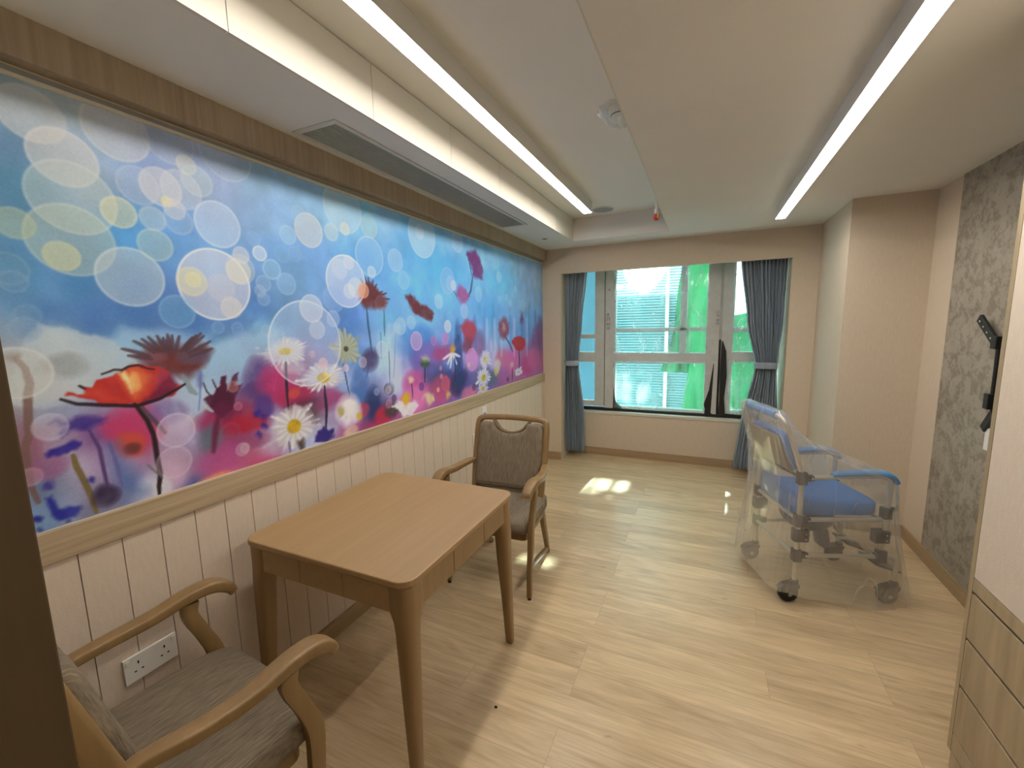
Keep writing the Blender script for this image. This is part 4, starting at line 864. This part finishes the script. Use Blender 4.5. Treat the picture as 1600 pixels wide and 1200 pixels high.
('P',[3.485,1.488,3.481,1.475,3.471,1.464,3.458,1.457,3.443,1.455,3.428,1.458,3.415,1.465,3.407,1.476,3.405,1.489,3.409,1.502,3.418,1.513,3.431,1.52,3.446,1.522,3.461,1.52,3.474,1.512,3.482,1.501],(200,160,120),0.8,0.017),
('S',[3.765,1.283,3.776,1.19,3.771,1.078],(52,60,92),0.95,0.03),('P',[3.604,1.357,3.649,1.397,3.785,1.399,3.913,1.376,3.926,1.305,3.826,1.254,3.688,1.275],(192,30,44),0.98,0.009),
('P',[3.904,1.557,3.9,1.538,3.888,1.522,3.872,1.512,3.854,1.508,3.835,1.512,3.82,1.523,3.811,1.538,3.808,1.557,3.813,1.576,3.824,1.592,3.839,1.602,3.858,1.606,3.876,1.603,3.891,1.592,3.901,1.576],(110,60,110),0.8,0.019),
('P',[2.294,1.273,2.289,1.262,2.278,1.253,2.261,1.249,2.243,1.248,2.225,1.252,2.21,1.26,2.201,1.27,2.198,1.281,2.203,1.292,2.213,1.3,2.229,1.305,2.248,1.305,2.266,1.302,2.281,1.294,2.291,1.284],(62,92,58),0.95,0.012),
('P',[2.296,1.302,2.292,1.294,2.283,1.288,2.269,1.285,2.253,1.284,2.237,1.287,2.224,1.293,2.216,1.3,2.214,1.308,2.217,1.316,2.227,1.321,2.24,1.325,2.256,1.325,2.272,1.323,2.285,1.317,2.294,1.31],(205,205,150),0.8,0.013),
('S',[2.243,1.248,2.236,1.158],(40,50,70),0.95,0.014),
('P',[2.131,1.184,2.129,1.176,2.123,1.171,2.114,1.168,2.105,1.167,2.095,1.17,2.087,1.175,2.083,1.182,2.081,1.19,2.084,1.197,2.09,1.203,2.098,1.206,2.108,1.207,2.117,1.204,2.125,1.199,2.13,1.192],(240,220,160),0.95,0.012),
('S',[2.104,1.163,2.103,1.076],(60,30,60),0.95,0.01),
('P',[1.907,1.064,1.97,1.079,2.127,1.052,2.164,1.025,2.109,0.991,2.094,0.965,2.039,0.984,2.008,0.975,1.986,0.987,1.966,1.03],(244,240,240),0.97,0.007),
('P',[2.078,1.076,2.074,1.063,2.065,1.053,2.053,1.048,2.039,1.047,2.025,1.053,2.014,1.062,2.008,1.075,2.006,1.088,2.01,1.101,2.019,1.111,2.031,1.116,2.045,1.117,2.058,1.112,2.069,1.103,2.076,1.09],(236,188,40),0.98,0.012),
('S',[2.576,1.32,2.46,1.288],(240,240,245),0.95,0.022),('S',[2.576,1.32,2.513,1.253],(240,240,245),0.95,0.022),('S',[2.576,1.32,2.544,1.223],(240,240,245),0.95,0.022),
('S',[2.576,1.32,2.631,1.242],(240,240,245),0.95,0.022),('S',[2.576,1.32,2.678,1.29],(240,240,245),0.95,0.022),
('P',[2.616,1.345,2.612,1.333,2.603,1.323,2.59,1.317,2.576,1.316,2.562,1.319,2.55,1.327,2.543,1.337,2.541,1.349,2.544,1.361,2.553,1.371,2.566,1.377,2.58,1.379,2.595,1.375,2.607,1.368,2.614,1.357],(220,165,50),0.98,0.014),
('S',[2.607,1.281,2.604,1.12],(40,45,80),0.95,0.016),('P',[2.215,1.078,2.265,1.091,2.328,1.061,2.324,1.014,2.271,0.993,2.247,1.036],(238,220,150),0.9,0.012),
('P',[2.521,1.03,2.519,1.023,2.513,1.018,2.505,1.016,2.495,1.016,2.486,1.019,2.479,1.024,2.474,1.031,2.472,1.038,2.475,1.044,2.48,1.049,2.489,1.052,2.498,1.052,2.507,1.049,2.515,1.044,2.52,1.037],(225,205,90),1,0.014),
('B',3.076,1.234,0.069,0.052,(242,242,236),0.75),('Y',3.076,1.234,0.111,0.084,(242,242,236),(215,200,120),0.039,0.026,12),('B',3.034,1.092,0.081,0.051,(242,242,236),0.75),
('Y',3.034,1.092,0.131,0.084,(242,242,236),(215,195,70),0.044,0.031,14),('B',3.017,1.004,0.061,0.026,(240,240,232),0.75),
('Y',3.017,1.004,0.099,0.042,(240,240,232),(215,190,50),0.032,0.02,10),('B',3.754,1.061,0.062,0.027,(242,242,240),0.75),
('Y',3.754,1.061,0.101,0.043,(242,242,240),(200,200,120),0.031,0.013,10),
('P',[3.361,1.154,3.354,1.131,3.339,1.113,3.318,1.102,3.294,1.1,3.27,1.107,3.251,1.122,3.239,1.143,3.236,1.166,3.241,1.189,3.256,1.207,3.276,1.219,3.301,1.221,3.324,1.215,3.344,1.2,3.357,1.179],(215,220,190),0.85,0.017),
('P',[3.307,1.109,3.303,1.099,3.295,1.091,3.282,1.086,3.268,1.086,3.254,1.089,3.242,1.097,3.235,1.106,3.233,1.117,3.236,1.127,3.244,1.135,3.257,1.14,3.271,1.141,3.285,1.137,3.297,1.13,3.305,1.12],(235,215,80),0.9,0.016),
('P',[3.637,1.14,3.633,1.129,3.623,1.12,3.608,1.115,3.592,1.115,3.575,1.119,3.562,1.126,3.553,1.137,3.55,1.148,3.554,1.159,3.564,1.168,3.578,1.173,3.594,1.174,3.611,1.17,3.625,1.163,3.634,1.152],(220,200,150),0.8,0.018),
('S',[3.606,1.113,3.601,1.005],(50,35,60),0.9,0.02),('D',0.581,2.078,0.069,(200,202,200),0.6,0.1),('D',0.634,1.989,0.076,(215,210,202),0.62,0.2),
('D',0.641,1.885,0.099,(190,205,195),0.55,0.2),('D',0.625,1.768,0.098,(192,206,178),0.5,0.2),('D',0.517,1.793,0.04,(190,200,150),0.5,0.1),('D',0.598,1.722,0.04,(216,216,160),0.6,0.05),
('D',0.742,1.869,0.046,(220,215,165),0.6,0.2),('D',0.764,2.107,0.085,(202,202,198),0.55,0.2),('D',0.903,2.135,0.078,(170,185,205),0.45,0.15),('D',0.751,1.679,0.09,(190,207,210),0.6,0.35),
('D',0.827,1.787,0.051,(180,205,190),0.5,0.2),('D',0.801,1.962,0.058,(175,190,212),0.4,0.15),('D',0.864,1.974,0.061,(216,212,205),0.55,0.15),('D',0.829,1.869,0.038,(192,206,206),0.5,0.1),
('D',0.876,1.933,0.017,(228,222,160),0.8,0.0),('D',0.949,2.069,0.032,(212,213,200),0.6,0.15),('D',0.978,2.025,0.052,(180,205,200),0.45,0.15),('D',0.925,1.982,0.064,(205,210,212),0.45,0.1),
('D',0.896,1.913,0.034,(216,208,206),0.6,0.1),('D',0.904,1.878,0.046,(165,190,215),0.35,0.15),('D',1.09,2.153,0.097,(170,190,205),0.4,0.2),('D',1.034,1.891,0.082,(190,210,230),0.6,0.35),
('D',1.1,1.74,0.058,(215,213,195),0.35,0.1),('D',1.003,1.675,0.128,(208,211,221),0.68,0.8),('D',0.923,1.68,0.05,(225,220,175),0.6,0.1),('D',0.928,1.687,0.026,(232,226,160),0.5,0.05),
('D',1.092,1.732,0.048,(226,222,195),0.55,0.1),('D',1.05,1.594,0.04,(224,218,203),0.55,0.1),('D',1.02,1.665,0.051,(216,212,215),0.35,0.0),('D',1.108,1.793,0.033,(212,215,215),0.6,0.1),
('D',1.185,1.811,0.03,(215,225,235),0.6,0.5),('D',1.165,1.864,0.029,(130,180,220),0.4,0.05),('D',1.232,1.754,0.041,(140,190,222),0.5,0.3),('D',1.294,1.7,0.046,(140,187,222),0.5,0.15),
('D',1.322,1.906,0.04,(160,205,226),0.5,0.15),('D',1.286,1.823,0.036,(120,175,215),0.35,0.05),('D',1.189,1.694,0.033,(150,185,215),0.4,0.15),('D',1.183,1.633,0.028,(150,180,215),0.4,0.1),
('D',1.172,1.663,0.025,(190,205,215),0.3,0.05),('D',0.867,1.576,0.056,(112,176,212),0.45,0.15),('D',0.993,1.521,0.023,(110,160,210),0.5,0.1),('D',1.064,1.517,0.024,(110,155,210),0.45,0.1),
('D',1.18,1.505,0.023,(150,185,215),0.4,0.1),('D',1.125,1.499,0.02,(120,165,210),0.4,0.05),('D',0.503,1.522,0.033,(130,165,200),0.4,0.1),('D',0.513,1.56,0.028,(125,165,195),0.35,0.05),
('D',0.49,1.676,0.042,(110,160,185),0.35,0.1),('D',0.497,1.645,0.029,(120,160,200),0.35,0.1),('D',0.477,1.41,0.068,(208,212,200),0.55,0.35),('D',0.519,1.257,0.038,(205,200,215),0.5,0.15),
('D',0.818,1.177,0.059,(215,190,215),0.5,0.3),('D',0.8,1.07,0.055,(222,188,208),0.4,0.2),('D',0.466,1.132,0.025,(200,150,170),0.5,0.1),('D',1.023,1.298,0.022,(190,120,110),0.6,0.1),
('D',1.034,1.22,0.017,(185,115,145),0.5,0.1),('D',0.997,1.128,0.038,(155,62,105),0.4,0.05),('D',1.033,1.05,0.027,(205,175,195),0.5,0.1),('D',1.043,1.052,0.02,(215,195,185),0.4,0.1),
('D',1.374,1.444,0.192,(200,216,238),0.42,0.75),('D',1.411,1.601,0.063,(206,216,226),0.6,0.3),('D',1.433,1.506,0.044,(206,216,226),0.5,0.1),('D',1.531,1.556,0.04,(200,215,230),0.4,0.1),
('D',1.394,1.397,0.017,(222,190,190),0.5,0.0),('D',1.45,1.348,0.027,(236,202,206),0.65,0.1),('D',1.588,1.313,0.019,(226,202,200),0.75,0.1),('D',1.856,1.393,0.045,(206,222,236),0.5,0.15),
('D',1.704,1.332,0.03,(198,186,200),0.65,0.05),('D',1.794,1.162,0.021,(160,185,215),0.6,0.1),('D',1.432,1.945,0.075,(206,210,205),0.65,0.25),('D',1.643,2.089,0.121,(186,210,210),0.55,0.2),
('D',1.559,1.96,0.041,(196,210,200),0.55,0.15),('D',1.645,1.991,0.031,(218,222,200),0.6,0.1),('D',1.816,2.036,0.062,(176,210,190),0.5,0.1),('D',1.633,1.739,0.128,(211,219,236),0.6,0.75),
('D',1.691,1.712,0.051,(235,235,235),0.4,0.0),('D',1.646,1.693,0.038,(236,236,230),0.4,0.0),('D',1.594,1.796,0.049,(225,228,235),0.3,0.0),('D',1.807,1.882,0.103,(136,190,230),0.55,0.4),
('D',1.814,1.803,0.031,(192,216,232),0.65,0.3),('D',1.744,1.702,0.039,(232,160,110),0.75,0.2),('D',2.013,1.888,0.065,(160,205,222),0.55,0.2),('D',2.078,1.783,0.055,(152,205,212),0.5,0.1),
('D',1.544,1.65,0.064,(140,180,226),0.4,0.1),('D',1.873,1.638,0.049,(160,130,130),0.25,0.1),('D',1.655,1.834,0.035,(226,220,215),0.5,0.05),('D',1.348,1.831,0.033,(125,175,215),0.35,0.05),
('D',1.382,2.003,0.038,(160,200,215),0.3,0.05),('D',2.283,2.076,0.14,(187,216,216),0.65,0.3),('D',2.258,2.091,0.046,(215,225,225),0.4,0.0),('D',2.701,2.102,0.075,(190,216,216),0.5,0.2),
('D',2.555,1.819,0.091,(152,192,226),0.45,0.2),('D',2.587,1.804,0.052,(175,205,226),0.4,0.1),('D',2.628,1.794,0.036,(205,222,215),0.75,0.1),('D',2.435,1.675,0.05,(176,216,226),0.6,0.1),
('D',2.532,1.509,0.044,(218,226,220),0.75,0.1),('D',2.99,1.753,0.059,(150,206,226),0.5,0.1),('D',3.365,1.919,0.048,(182,216,216),0.5,0.1),('D',2.171,1.423,0.059,(205,160,200),0.8,0.4),
('D',2.494,1.427,0.043,(205,130,190),0.75,0.1),('D',2.356,1.419,0.034,(195,120,182),0.65,0.1),('D',2.855,1.252,0.089,(228,150,200),0.75,0.2),('D',2.804,1.217,0.02,(240,225,170),0.6,0.0),
('D',2.765,1.619,0.056,(182,202,216),0.6,0.1),('D',2.025,1.515,0.051,(182,216,236),0.5,0.1),('D',2.129,1.537,0.042,(180,214,236),0.45,0.1),('D',3.878,1.699,0.061,(172,212,216),0.5,0.1),
('D',3.715,1.84,0.035,(180,215,215),0.5,0.0),('D',3.512,1.754,0.034,(150,205,220),0.5,0.0),('D',3.593,1.707,0.035,(160,208,216),0.5,0.0),('D',3.367,1.736,0.033,(160,205,220),0.4,0.0),
('D',2.478,1.118,0.053,(226,90,110),0.6,0.1),('D',2.871,1.036,0.03,(82,50,90),0.7,0.1),('D',2.424,1.23,0.017,(230,140,170),0.8,0.0),('D',2.427,1.173,0.017,(236,140,150),0.8,0.0),
('D',2.382,1.087,0.017,(240,215,150),0.8,0.0),('D',3.501,1.018,0.023,(92,30,62),0.8,0.0),('D',1.888,1.159,0.026,(200,195,190),0.7,0.1),('D',1.886,1.078,0.026,(200,130,150),0.6,0.1),
('D',1.933,1.104,0.022,(90,60,90),0.7,0.0),('D',2.2,1.134,0.028,(70,60,140),0.6,0.0),('D',2.532,1.174,0.031,(60,70,150),0.6,0.0),('D',2.207,1.059,0.016,(240,170,190),0.6,0.0),
]

# ------------------------------------------------------------ the printed flower mural: colours painted on a fine mesh
def paint_mural():
    ya, yb, za, zb = YJ+.002, YB-.002, ZMUR-.004, ZVAL-.03
    ny, nz = 860, 400
    k = np.linspace(0, 1, ny); yy = ya+(yb-ya)*(.45*k+.55*k**1.8); zz = np.linspace(za, zb, nz)
    Y_, Z_ = np.meshgrid(yy, zz, indexing='ij')
    rs = np.random.RandomState(5)
    def vnoise(scale, seed):
        r = np.random.RandomState(seed); t = r.rand(64, 64); a, b = Y_*scale, Z_*scale
        i, j = np.floor(a).astype(int), np.floor(b).astype(int); u, v = a-i, b-j; u = u*u*(3-2*u); v = v*v*(3-2*v)
        g = lambda p, q: t[p % 64, q % 64]
        return (g(i, j)*(1-u)+g(i+1, j)*u)*(1-v)+(g(i, j+1)*(1-u)+g(i+1, j+1)*u)*v-.5
    fb = lambda s, seed: vnoise(s, seed)+.5*vnoise(2*s, seed+1)+.25*vnoise(4*s, seed+2)
    W1, W2 = fb(9, 11)*.035, fb(9, 21)*.035
    E1, E2 = fb(34, 81)*.014*np.clip(Y_/1.6, .5, 2), fb(34, 91)*.012
    rgb = lambda h: np.array(h)/255
    im = np.zeros((ny, nz, 3)); ws = np.zeros((ny, nz, 1))
    YW_, ZW_ = Y_+W1, Z_+W2
    for y, z, h in MBASE:
        sx = .035+.03*max(0, y-.3)
        q = 1/(((YW_-y)/sx*.055)**2+(ZW_-z)**2+.0012)**1.7; im += q[..., None]*rgb(h); ws += q[..., None]
    im /= ws
    im *= 1+.10*fb(14, 31)[..., None]; im += .05*np.stack([vnoise(3, 41), vnoise(3, 43), vnoise(3, 45)], -1)
    def win(y0, y1, z0, z1):
        a, b = np.searchsorted(yy, [y0, y1]); c, d = np.searchsorted(zz, [z0, z1]); return slice(max(a-1, 0), b+1), slice(max(c-1, 0), d+1)
    def put(sl, al, c):
        al = np.clip(al, 0, 1)[..., None]; im[sl] = im[sl]*(1-al)+al*c
    def poly(P, c, a, soft):
        P = np.array(P).reshape(-1, 2); m = soft*2+.02; sl = win(P[:, 0].min()-m, P[:, 0].max()+m, P[:, 1].min()-m, P[:, 1].max()+m)
        wf = min(1, soft/.02)
        py, pz = Y_[sl]+W1[sl]*wf*.5+E1[sl], Z_[sl]+W2[sl]*wf*.5+E2[sl]
        if py.size == 0: return
        ins = np.zeros(py.shape, bool); dm = np.full(py.shape, 9.)
        for (x0, y0), (x1, y1) in zip(P, np.roll(P, -1, 0)):
            cr = ((y0 > pz) != (y1 > pz)) & (py < (x1-x0)*(pz-y0)/(y1-y0+1e-12)+x0); ins ^= cr
            ex, ey = x1-x0, y1-y0; t = np.clip(((py-x0)*ex+(pz-y0)*ey)/(ex*ex+ey*ey+1e-12), 0, 1)
            dm = np.minimum(dm, np.hypot(py-x0-t*ex, pz-y0-t*ey))
        s = np.where(ins, dm, -dm); put(sl, a*np.clip(.5+s/(2*soft), 0, 1)*(1+.25*fbt[sl]), c)
    fbt = fb(30, 71)
    def stroke(P, c, a, wd):
        P = np.array(P).reshape(-1, 2); m = wd+.01; sl = win(P[:, 0].min()-m, P[:, 0].max()+m, P[:, 1].min()-m, P[:, 1].max()+m)
        py, pz = Y_[sl]+W1[sl]*.12, Z_[sl]+W2[sl]*.12
        if py.size == 0: return
        dm = np.full(py.shape, 9.); n = len(P)-1
        for i in range(n):
            (x0, y0), (x1, y1) = P[i], P[i+1]; ex, ey = x1-x0, y1-y0
            t = np.clip(((py-x0)*ex+(pz-y0)*ey)/(ex*ex+ey*ey+1e-12), 0, 1); f = (i+t)/n
            dm = np.minimum(dm, np.hypot(py-x0-t*ex, pz-y0-t*ey)-wd*.5*(.45+.55*np.sin(np.clip(.15+f*.85, 0, 1)*PI*.9)))
        put(sl, a*np.clip(.5-dm/max(.004, wd*.55 if wd > .02 else 0), 0, 1), c)
    def blob_(y, z, a, b, c, al):
        sl = win(y-2.4*a-.02, y+2.4*a+.02, z-2.4*b-.02, z+2.4*b+.02); r = ((Y_[sl]+W1[sl]*.6-y)/a)**2+((Z_[sl]+W2[sl]*.6-z)/b)**2
        put(sl, al*np.clip(1.35-r*.62, 0, 1)**.8*(1+.35*fbt[sl]), c)
    def disc(y, z, r, c, al, ring):
        sl = win(y-r-.02, y+r+.02, z-r-.02, z+r+.02); d = np.hypot(Y_[sl]-y, Z_[sl]-z)
        put(sl, al*np.clip(.5+(r-d)/.005, 0, 1)*(.88+.12*(d/r)**2), c)
        if ring: put(sl, ring*np.exp(-((d-r+.003)/.0035)**2)*.8, np.array([.96, .97, .96]))
    def daisy(y, z, a, b, c, cc, ca, cb, n):
        sl = win(y-a*1.3, y+a*1.3, z-b*1.3, z+b*1.3); u, v = (Y_[sl]-y)/a, (Z_[sl]-z)/b; th = np.arctan2(v, u); r = np.hypot(u, v)
        rim = .74+.20*np.cos(n*th+2.2*np.sin(3*th)+y*9)+.12*np.cos(5*th+z*7)+.5*fbt[sl]
        put(sl, .95*np.clip((rim-r)*3.2+.5, 0, 1), c*(.90+.10*np.cos(n*th+1)[..., None]*np.clip(r, 0, 1)[..., None]))
        r2 = ((Y_[sl]-y)/ca)**2+((Z_[sl]-z-.0)/cb)**2; put(sl, np.clip(2.2-2*r2, 0, 1), cc*(1+.3*fbt[sl][..., None]))
    for s in MART:
        if s[0] == 'P': poly(s[1], rgb(s[2]), s[3], s[4])
        elif s[0] == 'S': stroke(s[1], rgb(s[2]), s[3], s[4])
        elif s[0] == 'B': blob_(s[1], s[2], s[3], s[4], rgb(s[5]), s[6])
        elif s[0] == 'Y': daisy(s[1], s[2], s[3], s[4], rgb(s[5]), rgb(s[6]), s[7], s[8], s[9])
        elif s[0] == 'D': disc(s[1], s[2], s[3], rgb(s[4]), s[5], s[6])
    az = np.clip((Y_-1.2)/1.4, 0, 1)[..., None]; im *= 1+az*np.array([-.05, -.05, .07])
    im = np.clip(im, 0, 1); g = im.mean(-1, keepdims=True); im = np.clip(g+(im-g)*MSAT, 0, 1)
    li = np.where(im <= .04045, im/12.92, ((im+.055)/1.055)**2.4)*MGAIN
    li = np.clip(li, .002, .92)
    v = np.stack([np.full(Y_.shape, .0035), Y_, Z_], -1).reshape(-1, 3)
    i, j = np.meshgrid(np.arange(ny-1), np.arange(nz-1), indexing='ij'); q = i*nz+j
    f = np.stack([q, q+nz, q+nz+1, q+1], -1).reshape(-1, 4)
    me = bpy.data.meshes.new('wall_mural'); me.vertices.add(len(v)); me.vertices.foreach_set('co', v.ravel().astype(np.float32))
    me.loops.add(f.size); me.loops.foreach_set('vertex_index', f.ravel().astype(np.int32))
    me.polygons.add(len(f)); me.polygons.foreach_set('loop_start', np.arange(0, f.size, 4, dtype=np.int32))
    me.update(calc_edges=True); me.validate()
    at = me.color_attributes.new('art', 'FLOAT_COLOR', 'POINT')
    at.data.foreach_set('color', np.concatenate([li.reshape(-1, 3), np.ones((len(v), 1))], 1).ravel().astype(np.float32))
    o = bpy.data.objects.new('wall_mural', me); COL.objects.link(o); me.materials.append(M['mural'])
    tag(o, 'large printed mural of red and white meadow flowers under blue bokeh sky', 'mural')
    g = G(); g.box(.0005, .014, YJ, YB-.001, ZVAL-.033, ZVAL-.023); g.build('edge_trim', 'white_metal', o, bevel=.001)
    g = G(); g.box(.0005, .006, YJ, YB-.001, ZMUR-.004, ZMUR-.0015); g.build('edge_trim', 'white_metal', o)
    g = G(); g.box(.0003, .0034, YJ, YB-.001, ZMUR-.004, ZVAL-.006); g.build('backing', 'grey_pl', o)
MSAT, MGAIN = .92, np.array([1.03, 1.06, 1.20])
paint_mural()
